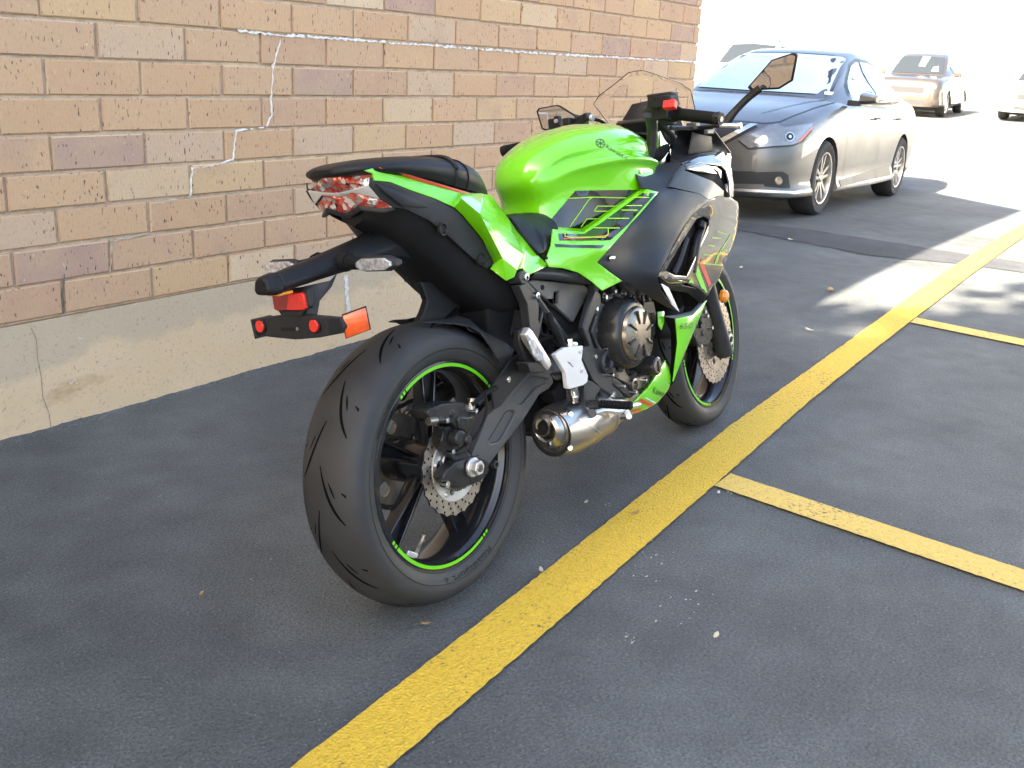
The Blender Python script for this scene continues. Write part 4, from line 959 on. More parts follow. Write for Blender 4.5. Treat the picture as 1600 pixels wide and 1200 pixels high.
# rear turn signals
for s in (-1, 1):
    y0 = s*.082; y1 = s*.182; x = -.2; z = .782
    q = MB(); secs = []
    for t, h_, d in ((0, .008, .010), (.18, .0155, .016), (.82, .0155, .016), (1, .007, .010)): secs.append([(x+d*a, y0+(y1-y0)*t, z+h_*b_) for a, b_ in ((-1, -.7), (-1, .7), (-.2, 1), (1, .5), (1, -.5), (-.2, -1))])
    q.loft(secs); ob = q.build('turn_signal', 'grey_plastic', BK, bevel=.002)
    q = MB(); P = [(t, h_) for t, h_ in ((.06, -.3), (.2, -.78), (.8, -.78), (.94, -.25), (.94, .25), (.8, .78), (.2, .78), (.06, .3))]
    q.plate([[(y0+(y1-y0)*t, z+.0145*h_) for t, h_ in P]], lambda a, b_: Vector((x-.0195, a, b_)), lambda a, b_: Vector((x-.012, a, b_))); q.build('signal_lens', 'clear_lens', ob, bevel=.001)
    q = MB(); q.tube([(x+.005, s*.03, .788), (x+.002, s*.06, .784), (x, s*.088, z)], [.017, .0135, .0115], 10); q.cyl((x+.004, s*.036, .787), (x+.004, s*.048, .786), .021, .018, 12); q.build('signal_stalk', 'black_soft', ob)

# ------------------------------------------------------------------ frame, shock, brackets
q = MB()
for s in (-1, 1):
    q.tube([(.22, s*.12, .70), (.40, s*.125, .69), (.60, s*.14, .70), (.85, s*.12, .80), (1.02, s*.05, .90)], .0155, 12)
    q.tube([(.50, s*.12, .40), (.53, s*.13, .55), (.60, s*.14, .70)], .016, 10); q.tube([(.60, s*.14, .70), (.72, s*.13, .58), (.80, s*.11, .48)], .013, 10)
    q.tube([(.50, s*.12, .42), (.38, s*.12, .55), (.24, s*.12, .69), (.0, s*.08, .86)], .014, 10)
q.build('frame', 'frame_black', BK)
q = MB(); q.tube([U(828, 427, -.135), U(865, 429, -.145), U(918, 437, -.155)], .0135, 12); q.build('frame_rail', 'frame_black', BK)
pplate('side_cover', [(825, 440), (834, 437), (870, 440), (913, 445), (921, 453), (919, 460), (896, 504), (876, 486), (843, 459)], -.132, .012, 'cover_grey', holes=[[(866, 457), (874, 455), (873, 474), (865, 475)]], bevel=.003)
q = MB(); c = U(848, 449, -.133); q.lathe([(0, 0), (.006, -.001), (.007, .003)], c, 14); q.build('cover_fastener', 'black_soft', BK)
pplate('frame_plate', [(838, 457), (846, 459), (897, 506), (921, 461), (930, 470), (912, 512), (903, 520), (896, 545), (880, 530), (862, 500)], -.118, .02, 'black_soft', bevel=.003)
pplate('pillion_bracket', [(811, 446), (822, 443), (834, 458), (841, 473), (850, 488), (843, 524), (840, 535), (828, 512), (824, 475)], -.158, .024, 'frame_black', holes=[[(843, 478), (848, 488), (844, 506), (841, 500)]], bevel=.003)
q = MB(); c = U(815, 433, -.158); q.cyl(c+Vector((0, .03, 0)), c-Vector((0, .006, 0)), .0165, .0155, 24); bk_ = q.build('bracket_boss', 'frame_black', BK, bevel=.002)
q = MB(); q.lathe([(.004, -.011), (.0085, -.010), (.0095, -.004), (.0095, .002)], U(818, 433, -.158), 18); q.lathe([(.003, -.008), (.0075, -.007), (.0085, .004)], U(837, 462, -.158), 18); q.split('bracket_bolt', 'chrome', bk_)
# folded pillion peg
pp = MB(); secs = []
for t in (0, .12, .88, 1):
    u, v = 820+(855-820)*t, 517+(573-517)*t; c = U(u, v, -.182); k = .82 if t in (0, 1) else 1
    d = (U(855, 573, -.182)-U(820, 517, -.182)).normalized(); n = Vector((-d.z, 0, d.x)); n = n if n.x > 0 else -n
    secs.append([c+n*.0135*k*a+Vector((0, b_*.011*k, 0)) for a, b_ in ((-1, -.6), (-.6, -1), (.6, -1), (1, -.6), (1, 1), (-1, 1))])
pp.loft(secs); peg = pp.build('pillion_peg', 'alu', BK, bevel=.002)
pplate('peg_insert', [(826, 533), (835, 531), (849, 553), (849, 561), (842, 564), (834, 556)], -.1945, .004, 'clear_lens', bevel=.001, parent=peg)
pplate('peg_hinge', [(823, 566), (836, 565), (848, 568), (856, 576), (853, 582), (840, 583), (828, 583)], -.186, .03, 'black_satin', bevel=.003)
pplate('peg_mount', [(812, 516), (821, 512), (845, 560), (850, 580), (828, 580), (820, 560), (812, 535)], -.168, .02, 'black_satin', bevel=.004)
# rear shock spring
q = MB(); P = []
a0, a1 = Vector((.30, -.075, .565)), Vector((.47, -.075, .475)); ax = (a1-a0).normalized(); e1 = Vector((0, 1, 0)); e2 = ax.cross(e1)
for i in range(85): t = i/84; P.append(a0.lerp(a1, t)+(e1*math.cos(t*2*math.pi*5.5)+e2*math.sin(t*2*math.pi*5.5))*.029)
q.tube(P, .0062, 8, sm=1); sh = q.build('shock_spring', 'black_satin', BK); q = MB(); q.cyl(a0-ax*.02, a1+ax*.02, .015, None, 14); q.cyl(a0-ax*.025, a0, .032, .03, 18); q.build('shock_body', 'frame_black', sh)
# rider footpeg bracket, heel guard, brake pedal
pplate('footpeg_bracket', [(930, 452), (939, 459), (940, 474), (931, 525), (941, 545), (958, 548), (958, 590), (960, 600), (979, 623), (962, 622), (938, 607), (926, 594), (910, 562), (912, 541), (923, 541), (911, 512), (920, 480)], -.163, .018, 'frame_black', holes=[[(930, 490), (933, 494), (925, 519), (937, 546), (930, 546), (920, 515)]], bevel=.0035)
pplate('footpeg_hanger', [(914, 592), (926, 596), (940, 607), (930, 622), (934, 640), (924, 652), (917, 648), (914, 620)], -.172, .016, 'frame_black', bevel=.003)
pplate('footpeg_hanger', [(938, 607), (964, 610), (978, 624), (958, 627), (942, 622)], -.156, .012, 'frame_black', bevel=.003)
q = MB(); c = U(948, 566, -.168); q.lathe([(.012, .01), (.014, -.004), (.019, -.008), (.026, -.008), (.0295, -.004), (.030, .012)], c, 36); q.lathe([(0, .004), (.013, .004)], c, 24, 1); hubp = q.build('pivot_cover', ['frame_black', 'dark_hole'], BK)
q = MB()
for i in range(9): a = i*2*math.pi/9; p_ = c+Vector((math.cos(a)*.0225, -.0085, math.sin(a)*.0225)); q.box(p_, (.004, .002, .009), Matrix.Rotation(-a, 3, 'Y'))
q.build('pivot_notch', 'dark_hole', hubp)
q = MB()
for u, v, r_ in ((934, 483, .006), (932, 557, .0065), (960, 616, .0085)): bolt(q, u, v, -.166, r_, .007)
q.split('bracket_bolt', 'chrome', BK)
hgd = [(867, 554), (883, 543), (900, 541), (911, 540), (911, 548), (909, 562), (919, 586), (918, 597), (912, 602), (891, 608), (887, 607), (884, 583), (870, 560)]
pplate('heel_guard', hgd, -.188, .012, 'silver_paint', bevel=.004, holes=[[(887.5, 566), (890, 566), (897, 574), (896, 575.5)]])
q = MB()
for u, v in ((907, 548), (909, 578)): c = U(u, v, -.1895); q.lathe([(.0025, .001), (.0035, -.002), (.0065, -.001), (.0068, .003)], c, 16)
q.split('guard_bolt', 'alu', BK)
q = MB(); q.cyl(U(895, 606, -.178), U(899, 628, -.178), .012, .0095, 14); q.cyl(U(898, 620, -.19), U(899, 628, -.19), .008, .006, 12); q.build('brake_master_rod', 'chrome', BK, smooth=30)
q = MB(); q.cyl(U(889, 543, -.17), U(888, 529, -.17), .0115, .0105, 12); q.cyl(U(884, 536, -.17), U(899, 538, -.172), .007, .007, 12); q.build('brake_banjo', 'chrome', BK, smooth=30)
q = MB(); q.tube([U(858, 490, -.155), U(862, 505, -.165), U(870, 520, -.172), U(880, 543, -.172)], [.008, .008, .0105, .0105], 10); q.tube([U(888, 532, -.165), U(862, 527, -.15), U(842, 533, -.13)], .006, 8); q.tube([U(842, 520, -.12), U(860, 530, -.13), U(875, 545, -.13)], .005, 8); q.build('brake_hose', 'black_soft', BK)
p0 = UX(934, 631, .425); p1 = UX(987, 634, .425)
q = MB(); d = p1-p0; q.cyl(p0-d*.06, p0+d*1.0, .0078, .0078, 12)
for i in range(11): t = .1+i*.083; q.cyl(p0+d*t, p0+d*(t+.055), .0105, .0105, 12)
fp = q.build('footpeg', 'black_soft', BK, smooth=30)
q = MB(); q.cyl(p0-d*.22+Vector((0, 0, -.004)), p0+d*.08, .013, .012, 14); q.build('footpeg_pivot', 'frame_black', fp)
q = MB(); q.tube([U(926, 646, -.178), U(945, 641, -.19), U(965, 643, -.20), U(976, 637, -.205), U(998, 632, -.205)], [.008, .0075, .0085, .0085, .007], 10); bpd = q.build('brake_pedal', 'alu', BK)
q = MB(); q.cyl(U(979, 643, -.205), U(983, 651, -.235), .0075, .0075, 12); q.build('pedal_tip', 'white_gloss', bpd, bevel=.001)
q = MB(); q.tube([U(942, 650, -.16), U(965, 651, -.165), U(985, 648, -.17)], .009, 10, sm=2); q.cyl(U(925, 646, -.19), U(926, 646, -.165), .011, .012, 16); q.build('pedal_pivot', 'frame_black', bpd)

# ------------------------------------------------------------------ engine
q = MB(); q.box((.62, 0, .385), (.42, .26, .26)); q.box((.74, 0, .57), (.22, .26, .22), Matrix.Rotation(R(-14), 3, 'Y')); q.box((.78, 0, .70), (.22, .24, .10), Matrix.Rotation(R(-14), 3, 'Y')); q.box((.62, 0, .26), (.34, .20, .06)); eng = q.build('crankcase', 'engine_black', BK, bevel=.015)
q = MB(); q.box((.50, 0, .62), (.16, .20, .16)); q.box((.45, 0, .53), (.14, .2, .14)); q.build('airbox', 'black_soft', BK, bevel=.01)
cc = U(1003, 522, -.225); cx_, cz_ = cc.x, cc.z
q = MB(); q.lathe([(.106, .012), (.108, -.006), (.100, -.010), (.096, -.010)], (cx_, -.14, cz_), 56); q.lathe([(.096, .0), (.096, -.012), (.091, -.05), (.086, -.062), (.080, -.066), (.072, -.066)], (cx_, -.14, cz_), 56)
cov = q.build('clutch_cover', 'engine_black', BK)
q = MB(); q.lathe([(0, -.225), (.03, -.2245), (.055, -.222), (.068, -.216), (.071, -.205)], (cx_, 0, cz_), 56); cap = q.build('clutch_cap', 'engine_cap', cov)
q = MB()
for i in range(8): a = i*math.pi/4+.2; r_ = .046; q.box((cx_+r_*math.cos(a), -.2235, cz_+r_*math.sin(a)), (.036, .008, .006), Matrix.Rotation(-a, 3, 'Y'))
q.split('cap_rib', 'engine_black', cap, bevel=.002)
q = MB()
for i in range(11): a = R(60+i*26); r_ = .112; c = Vector((cx_+r_*math.cos(a), -.148, cz_+r_*math.sin(a))); q.cyl(c, c+Vector((0, .03, 0)), .012, .012, 12, 1); q.cyl(c, c-Vector((0, .007, 0)), .0058, .0055, 12)
q.split('cover_bolt', ['chrome', 'engine_black'], cov, .03, smooth=30)
oc = U(1027, 572, -.20); q = MB(); q.lathe([(.028, .05), (.027, .006), (.025, 0), (.021, -.002)], oc, 32); q.lathe([(0, -.003), (.019, -.003), (.021, -.001)], oc, 28, 1); fo = q.build('oil_filler', ['engine_black', 'engine_cap'], BK)
q = MB(); q.box(oc+Vector((0, -.0045, 0)), (.005, .004, .030)); q.build('filler_grip', 'engine_black', fo, bevel=.001)
pplate('lower_cover', [(956, 560), (965, 555), (985, 590), (1016, 580), (1018, 592), (1006, 606), (994, 614), (980, 600), (962, 590)], -.165, .03, 'engine_cap', bevel=.006)
pplate('sump_rail', [(958, 588), (978, 602), (996, 615), (985, 623), (968, 610), (958, 602)], -.166, .03, 'engine_black', bevel=.004)
sg = U(970, 573, -.172); q = MB(); q.lathe([(.015, .02), (.0155, -.002), (.012, -.004), (0, -.003)], sg, 24); q.build('oil_sight_glass', 'black_gloss', BK)
c = U(991, 601, -.172); q = MB(); q.lathe([(.018, .02), (.017, -.003), (.012, -.004), (.011, .002), (0, .003)], c, 24); q.build('cover_plug', 'engine_cap', BK)
q = MB()
for u, v in ((967, 473), (955, 508), (952, 545), (959, 586), (977, 604), (995, 613), (1011, 594)): bolt(q, u, v, -.176, .0058, .02)
q.split('engine_bolt', 'chrome', BK)
q = MB(); rnd = random.Random(8)
for pts in ([(958, 455), (968, 462), (985, 458), (1000, 466)], [(960, 462), (975, 470), (993, 464), (1008, 478)], [(996, 456), (996, 478), (998, 490)], [(1003, 462), (1004, 480), (1001, 500)], [(970, 452), (980, 466), (990, 476)], [(945, 470), (944, 500), (950, 530)], [(948, 505), (946, 520), (949, 538)]):
    q.tube([U(u, v, -.145+rnd.uniform(-.015, .015)) for u, v in pts], rnd.uniform(.0028, .0048), 8)
q.split('wiring', 'black_satin', BK, .001)
q = MB()
for u, v in ((986, 462), (993, 469), (1000, 463), (1015, 467)): c = U(u, v, -.16); q.cyl(c, c+Vector((0, .012, 0)), .005, .005, 10); q.box(c+Vector((.006, .01, .006)), (.012, .01, .01))
q.split('wiring_clip', 'grey_plastic', BK)
pplate('cylinder_side', [(1006, 470), (1022, 470), (1026, 490), (1024, 525), (1016, 540), (1012, 510), (1004, 488)], -.150, .03, 'black_satin', bevel=.004)
q = MB()
for i in range(4): y = (-.09, -.03, .03, .09)[i]; q.tube([(.84, y, .58), (.93, y*.9, .52), (.95, y*.7, .38), (.86, y*.5, .24), (.70, y*.3-.03, .20), (.60, -.06, .22)], .019, 12)
q.split('exhaust_header', 'engine_cap', BK, .001)
# under-slung silencer
ME = U(862, 668, -.135); a0 = Vector((ME.x, -.135, ME.z)); q = MB(); secs = []
MS = [(-.008, .058, .060, -.012), (.03, .065, .066, -.013), (.10, .068, .069, -.014), (.18, .067, .067, -.012), (.245, .065, .063, -.009), (.27, .064, .062, -.008), (.35, .056, .052, .0), (.44, .042, .036, .012)]
def msec(t, ry, rz, dz=0.0, n=36):
    c = a0+Vector((t, .10*t, -.10*t+dz)); return [c+Vector((0, ry*math.cos(2*math.pi*i/n), rz*math.sin(2*math.pi*i/n))) for i in range(n)]
q.loft([msec(*s) for s in MS]); mu = q.build('silencer', 'muffler_steel', BK, smooth=40)
q = MB(); q.loft([msec(-.004, .047, .048, -.004), msec(-.018, .045, .046, -.003), msec(-.030, .038, .039), msec(-.034, .030, .030)], caps=False); c = a0+Vector((-.034, 0, .004)); q.loft([msec(-.034, .030, .030), msec(-.03, .024, .024)], caps=False)
sc_ = q.build('silencer_cap', 'muffler_steel', mu, smooth=35)
cz = Vector((0, .006, .010)); q = MB(); n = 28
def ring(t, r_, dy=0, dz=0): c = a0+Vector((t, .1*t+dy, -.1*t+dz)); return [c+Vector((0, r_*math.cos(2*math.pi*i/n), r_*math.sin(2*math.pi*i/n))) for i in range(n)]
q.loft([ring(-.02, .0235, .006, .008), ring(-.042, .0235, .006, .008), ring(-.042, .0205, .006, .008), ring(-.01, .0195, .006, .008)], caps=False); q.build('tail_pipe', 'muffler_steel', mu, smooth=35)
q = MB(); q.loft([ring(-.012, .0196, .006, .008), ring(-.0125, .001, .006, .008)], caps=False); q.build('pipe_bore', 'dark_hole', mu)
q = MB(); q.loft([msec(-.010, .0565, .0585, -.012), msec(-.006, .0465, .0475, -.004)], caps=False); q.build('cap_gap', 'dark_hole', mu)
q = MB(); q.loft([msec(.243, .0665, .0645, -.009), msec(.250, .067, .065, -.009), msec(.257, .066, .064, -.0085)], caps=False); q.build('silencer_band', 'muffler_steel', mu, solid=.002)
mbv = surf_bvh([mu]); q = MB(); ribbon(q, mbv, [(904, 655), (915, 661), (930, 669), (941, 678)], 1.6, 0, .0012); q.build('heat_shield_edge', 'alu', mu, recalc=False)
q = MB()
for u, v in ((892, 647), (891, 700)):
    h_ = stick(mbv, u, v, .0)
    if h_: q.cyl(h_+Vector((.002, .004, 0)), h_+(BC-h_).normalized()*.006, .008, .006, 14)
c = a0+Vector((-.034, -.012, -.030)); q.cyl(c, c+Vector((-.004, 0, 0)), .006, .005, 12); q.split('shield_bolt', 'chrome', mu)
pplate('silencer_bracket', [(885, 632), (915, 640), (940, 650), (985, 649), (983, 655), (945, 658), (910, 648), (885, 642)], -.155, .03, 'frame_black', bevel=.004)
pplate('linkage', [(866, 612), (878, 598), (894, 604), (906, 628), (900, 636), (872, 632)], -.12, .05, 'black_soft', bevel=.006)
# side stand on the far side
def gpt(x, y):           # bike-frame point that touches the ground at bike x,y
    w0 = BM @ Vector((x, y, 0)); w1 = BM @ Vector((x, y, 1)); t = (0.0-w0.z)/(w1.z-w0.z); return Vector((x, y, t))
ft = gpt(.47, .30); q = MB(); q.tube([(.58, .11, .30), (.53, .20, (.30+ft.z)/2+.02), ft+Vector((0, 0, .008))], [.013, .011, .010], 10); q.build('side_stand', 'frame_black', BK)
q = MB(); q.cyl(ft+Vector((0, 0, .003)), ft+Vector((0, -.002, .011)), .026, .024, 18); q.build('stand_foot', 'frame_black', BK)

# ------------------------------------------------------------------ fairing
def yT(u, v, d=.004, alt=-.19):
    h_ = stick(tb, u, v, 0); return h_.y-d if h_ else alt
q = MB(); patch(q, tb, [(858, 346), (899, 298), (950, 297), (996, 296.5), (960, 322), (935, 339.5), (908, 357), (880, 355.5), (866, 353)], 0, .0012, 7); tw = q.build('tank_graphic', 'black_gloss', tank, smooth=60, recalc=False)
q = MB()
for pts in ([(886, 310), (925, 308), (978, 309)], [(925, 308), (919, 312), (890, 354)], [(974, 322), (933, 322), (927, 330), (951, 330)], [(939, 342), (916, 342), (907, 355)]): ribbon(q, tb, pts, 1.5, 0, .0022)
q.build('tank_pinstripe', 'line_green', tank, smooth=0, recalc=False)
sho = [(864, 358), (880, 359.5), (911, 362), (935, 345), (960, 326.5), (985, 308), (1001, 295)]
so = [(u, v, min(yT(u, v, .006), -.150)) for u, v in sho]+[(1012, 296, -.216), (1029, 300, -.224), (1005, 328, -.219), (970, 368, -.209), (933, 410, -.195), (950, 423, -.199), (972, 439, -.202), (941, 454, -.196), (925, 440, -.186), (904, 426, -.178), (880, 419, -.172), (858, 417, -.168), (853, 406, -.166), (861, 384, -.158)]
shroud = panel('side_shroud', so, 'green', [(930, 380, -.197), (900, 400, -.181), (960, 425, -.203), (890, 380, -.170)], mirror=True, grid=6)
sbv = surf_bvh([shroud]); q = MB()
patch(q, sbv, [(872, 365), (913, 366), (936, 351), (962, 332), (1004, 301.5), (1024, 302), (1003, 326), (980, 352), (954, 375), (938, 376), (874, 376)], 0, .001, 6); patch(q, sbv, [(866, 381), (900, 383), (944, 383), (939, 388), (900, 387), (868, 386)], 0, .001, 6)
q.build('shroud_graphic', 'black_gloss', shroud, smooth=60, recalc=False)
q = MB()
for pts in ([(988, 309), (1014, 309)], [(979, 322), (1003, 322)], [(971, 329), (996, 329)], [(950, 342), (983, 342)], [(928, 357), (968, 357)], [(882, 365), (882, 370), (890, 371.5), (945, 371.5), (950, 366), (950, 358)]): ribbon(q, sbv, pts, 1.5, 0, .0018)
q.build('shroud_pinstripe', 'line_green', shroud, smooth=0, recalc=False)
q = MB(); ribbon(q, sbv, [(880, 373.5), (920, 372), (953, 368)], 2.2, 0, .0016); q.build('shroud_flash', 'orange_trim', shroud, smooth=0, recalc=False)
q = MB(); bolt(q, 855, 403, -.1685, .0035, .003); q.build('shroud_fastener', 'dark_hole', shroud)
cowl = panel('side_cowl', [(1029, 301, -.224), (1040, 293, -.222), (1060, 296.5, -.234), (1093, 303, -.246), (1108, 313, -.252), (1083, 335, -.252), (1069, 354, -.252), (1048, 392, -.250), (1027, 431, -.245), (1034, 455, -.238), (1048, 475, -.230), (1061, 487, -.222), (1040, 479, -.217), (1010, 461, -.208), (990, 447, -.203), (965, 433, -.198), (950, 422, -.197), (934, 410, -.191), (970, 368, -.206), (1005, 328, -.216)], 'cowl_grey', [(1000, 410, -.2185), (1020, 345, -.230), (1050, 330, -.2415), (985, 390, -.2085), (1010, 380, -.2235)], mirror=True, grid=8, thick=.004)
q = MB(); c = U(957, 403, -.2065); q.lathe([(0, -.006), (.004, -.0055), (.0065, -.001), (.008, .004)], c, 18); q.build('cowl_bolt', 'chrome', cowl)
sh2 = panel('cowl_shoulder', [(987, 258, -.168), (1004, 252, -.138), (1030, 257, -.150), (1055, 252, -.185), (1066, 253, -.202), (1056, 268, -.212), (1040, 293, -.221), (1030, 300, -.222), (1002, 293, -.203), (996, 278, -.188)], 'cowl_grey', [(1020, 275, -.190)], mirror=True, grid=7)
q = MB(); bolt(q, 1003, 268.5, -.188, .005, .004); q.build('shoulder_bolt', 'chrome', sh2)
fmesh('nose_side', [(1040, 293, -.222), (1057, 266, -.214), (1069, 254, -.206), (1074, 263, -.214), (1071, 266, -.216), (1048, 292, -.229), (1114, 283, -.226), (1131, 298, -.218), (1131, 307, -.222), (1116, 309, -.244), (1108, 312.5, -.252), (1093, 302.5, -.246)], [(0, 1, 4, 5), (1, 2, 3, 4), (5, 4, 6, 11), (6, 7, 8, 9), (6, 9, 10, 11)], 'cowl_grey', .004, mirror=True, bevel=.0015)
fmesh('nose_rim', [(1066, 253, -.205), (1078, 249, -.200), (1091, 243, -.194), (1112, 240.5, -.186), (1141, 238.5, -.172), (1143, 246, -.178), (1142, 260, -.186), (1147, 288, -.196), (1147, 308, -.205), (1141, 308, -.215), (1139, 283, -.204), (1134, 266, -.198), (1127, 259, -.200), (1111, 257, -.206), (1095, 254, -.210), (1074, 263, -.216)], [(0, 1, 14, 15), (1, 2, 14), (2, 3, 13, 14), (3, 4, 5, 12, 13), (5, 6, 11, 12), (6, 7, 10, 11), (7, 8, 9, 10)], 'black_gloss', .006, mirror=True, bevel=.003, smooth=50)
fmesh('nose_blade', [(1072, 264, -.217), (1095, 255, -.212), (1109, 258, -.208), (1121, 272, -.206), (1097, 269, -.214)], [(0, 1, 4), (1, 2, 3, 4)], 'black_gloss', .004, mirror=True, bevel=.001, smooth=50)
fmesh('nose_recess', [(1070, 264, -.195), (1100, 254, -.19), (1130, 256, -.178), (1142, 285, -.178), (1143, 308, -.19), (1128, 309, -.20), (1112, 283, -.205)], [(0, 1, 2, 6), (2, 3, 4, 5, 6)], 'black_soft', .004, mirror=True)
hole = [(1088, 342, -.248), (1100, 338, -.244), (1107, 343, -.240), (1108, 350, -.238), (1092, 390, -.236), (1073, 432, -.235), (1053, 430, -.240), (1040, 423, -.244), (1051, 403, -.248), (1069, 372, -.25)]
nose = panel('nose_panel', [(1109, 313, -.253), (1084, 335, -.2535), (1070, 354, -.2535), (1049, 392, -.2515), (1028, 432, -.2465), (1045, 437, -.242), (1073, 442, -.234), (1090, 450, -.228), (1106, 462, -.221), (1111, 452, -.219), (1125, 430, -.216), (1135, 405, -.215), (1147, 375, -.215), (1152, 358, -.216), (1155, 330, -.221), (1153, 316, -.226), (1141, 309, -.236), (1122, 307, -.248)], 'black_gloss', [(1135, 340, -.232), (1120, 390, -.226)], mirror=True, grid=6, holes=[hole], thick=.005)
nbv = surf_bvh([nose]); q = MB()
for poly, mi in (([(1073, 443), (1080, 435), (1090, 455.5)], 0), ([(1084.5, 424), (1090, 415), (1105, 457), (1102, 460), (1098, 456)], 0), ([(1092, 412), (1095.5, 404), (1111, 444), (1107, 448.5)], 1)): patch(q, nbv, poly, mi, .001, 5)
for pts in ([(1092, 410.5), (1128, 415)], [(1098, 398), (1112, 398.5)], [(1105, 383), (1117, 384.5)], [(1112, 371), (1126, 372.5)], [(1120, 362), (1133, 365.5)], [(1119, 411), (1124, 395), (1133, 391), (1136, 392)], [(1116, 414), (1121, 399), (1142, 366)]): ribbon(q, nbv, pts, 1.3, 2, .0012)
q.split('nose_graphic', ['green_stripe', 'red_paint', 'line_green'], nose, .012, smooth=0, recalc=False)
fmesh('scoop_lining', [(1112, 335, -.215), (1085, 335, -.225), (1045, 400, -.225), (1034, 426, -.222), (1076, 440, -.2), (1095, 400, -.195), (1112, 345, -.2)], [(0, 1, 5, 6), (1, 2, 5), (2, 3, 4, 5)], 'black_soft', .004, mirror=True)
q = MB(); q.tube([U(1098, 352, -.226), U(1088, 380, -.226), U(1080, 425, -.222)], [.011, .014, .015], 12); q.cyl(U(1096, 348, -.232), U(1094, 356, -.232), .014, .013, 12); q.tube([U(1072, 372, -.232), U(1062, 405, -.230), U(1052, 428, -.226)], .009, 10); q.build('coolant_hose', 'black_satin', BK)
fmesh('scoop_sill', [(1028, 432, -.246), (1052, 436, -.240), (1073, 441, -.236), (1066, 446, -.225), (1045, 444, -.228)], [(0, 1, 4), (1, 2, 3, 4)], 'black_gloss', .004, mirror=True, bevel=.001)
panel('chin_panel', [(1030, 436, -.238), (1045, 445, -.230), (1068, 447, -.226), (1092, 452, -.222), (1104, 464, -.214), (1099, 474, -.206), (1090, 470, -.200), (1075, 458, -.204), (1058, 455, -.212), (1042, 452, -.224)], 'black_plastic', grid=6, mirror=True)
fmesh('duct_strip', [(1033, 443, -.234), (1044, 447, -.226), (1062, 487, -.216), (1055, 484, -.222)], [(0, 1, 2, 3)], 'silver_paint', .003, mirror=True)
q = MB(); q.box((1.06, 0, .62), (.035, .36, .30), Matrix.Rotation(R(-14), 3, 'Y')); q.box((1.02, 0, .60), (.03, .28, .26), Matrix.Rotation(R(-14), 3, 'Y')); q.build('radiator', 'black_soft', BK, bevel=.006)
low = fmesh('lower_cowl', [(1055.5, 498, -.200), (1083, 492, -.203), (1099, 474, -.205), (1105, 469, -.204), (1091, 503, -.203), (1073, 545, -.196), (1052, 597, -.188), (1059, 535, -.196), (1057, 509, -.199), (1075, 515, -.204), (1063, 560, -.196)], [(0, 1, 9, 8), (1, 2, 3, 4, 9), (9, 4, 5, 10), (8, 9, 10, 7), (7, 10, 6), (10, 5, 6)], 'green', .004, mirror=True, bevel=.0015, smooth=30)
fmesh('cowl_edge', [(1034, 494, -.19), (1056, 497.5, -.20), (1083, 491.5, -.203), (1099, 473, -.205), (1092, 474, -.20), (1080, 486, -.198), (1056, 492, -.195)], [(0, 1, 6), (1, 2, 5, 6), (2, 3, 4, 5)], 'cowl_grey', .003, mirror=True, bevel=.0006)
fmesh('cowl_lining', [(1038, 496, -.165), (1056, 498, -.198), (1059, 535, -.194), (1053, 596, -.186), (1044, 606, -.165), (1049, 560, -.168), (1048, 520, -.168)], [(0, 1, 2, 6), (2, 3, 4, 5, 6)], 'black_soft', .004, mirror=True)
fmesh('inner_cowl', [(1028, 487, -.165), (1038, 486, -.168), (1038, 505, -.17), (1034, 516, -.17), (1029, 508, -.165)], [(0, 1, 2, 3, 4)], 'green', .004, mirror=True)
lbv = surf_bvh([low]); stick_text(lbv, '650', (1060, 514.5), (14.0, -.9), (4.0, -13.5), 'decal_dark', 'model_number', low)
bel = panel('belly_pan', [(1039.5, 563.5, -.176), (1045, 575, -.178), (1048, 585, -.178), (1049, 597, -.177), (1044, 610, -.174), (1028, 629, -.170), (1010, 640, -.166), (984, 648, -.160), (984, 640, -.166), (988, 631, -.170), (1000, 618, -.176), (1012.5, 607, -.180), (1024, 588, -.182)], 'green', [(1028, 605, -.184), (1010, 628, -.176)], mirror=True, grid=5)
bbv = surf_bvh([bel]); q = MB()
for poly, mi in (([(996, 626), (1001, 622), (1024, 633), (1017, 637)], 0), ([(985, 642), (992, 638.5), (1006, 637), (1000, 640), (986, 645)], 0), ([(1006, 620.5), (1010, 621.5), (1026, 629.5), (1025, 631.5)], 1)): patch(q, bbv, poly, mi, .001, 4)
ribbon(q, bbv, [(986, 645.8), (1003, 641.3)], 1.6, 2, .0012); q.build('belly_graphic', ['orange_trim', 'white_gloss', 'amber_lens'], bel, smooth=0, recalc=False)
stick_text(bbv, 'Kawasaki', (1018.5, 613.5), (8.2, 3.0), (3.0, -14.0), 'decal_dark', 'belly_lettering', bel)
fmesh('belly_edge', [(1039.5, 562.5, -.175), (1024, 587, -.181), (1012.5, 606, -.179), (987, 631, -.168), (985, 629, -.155), (1010, 603, -.165), (1022, 585, -.167), (1037, 563, -.165)], [(0, 1, 6, 7), (1, 2, 5, 6), (2, 3, 4, 5)], 'green', .003, mirror=True, bevel=.001)
# nose, lamps and inner cowl on the centre line
q = MB(); secs = []
for y, k in ((-.19, .0), (-.15, .5), (-.08, .85), (0, 1), (.08, .85), (.15, .5), (.19, 0)): secs.append([(1.30+.10*k, y, .92), (1.36+.13*k, y, .86), (1.36+.15*k, y, .79), (1.32+.13*k, y, .71), (1.24+.1*k, y, .64), (1.2, y, .66), (1.2, y, .9)])
q.loft(secs); q.build('front_cowl', 'black_gloss', BK, smooth=40, bevel=.004)
for s in (-1, 1): q = MB(); q.add([(1.497, s*.02, .80), (1.45, s*.13, .845), (1.43, s*.15, .80), (1.487, s*.04, .755)], [(0, 1, 2, 3)]); q.build('head_lamp', 'clear_lens', BK, solid=.02, offset=0)
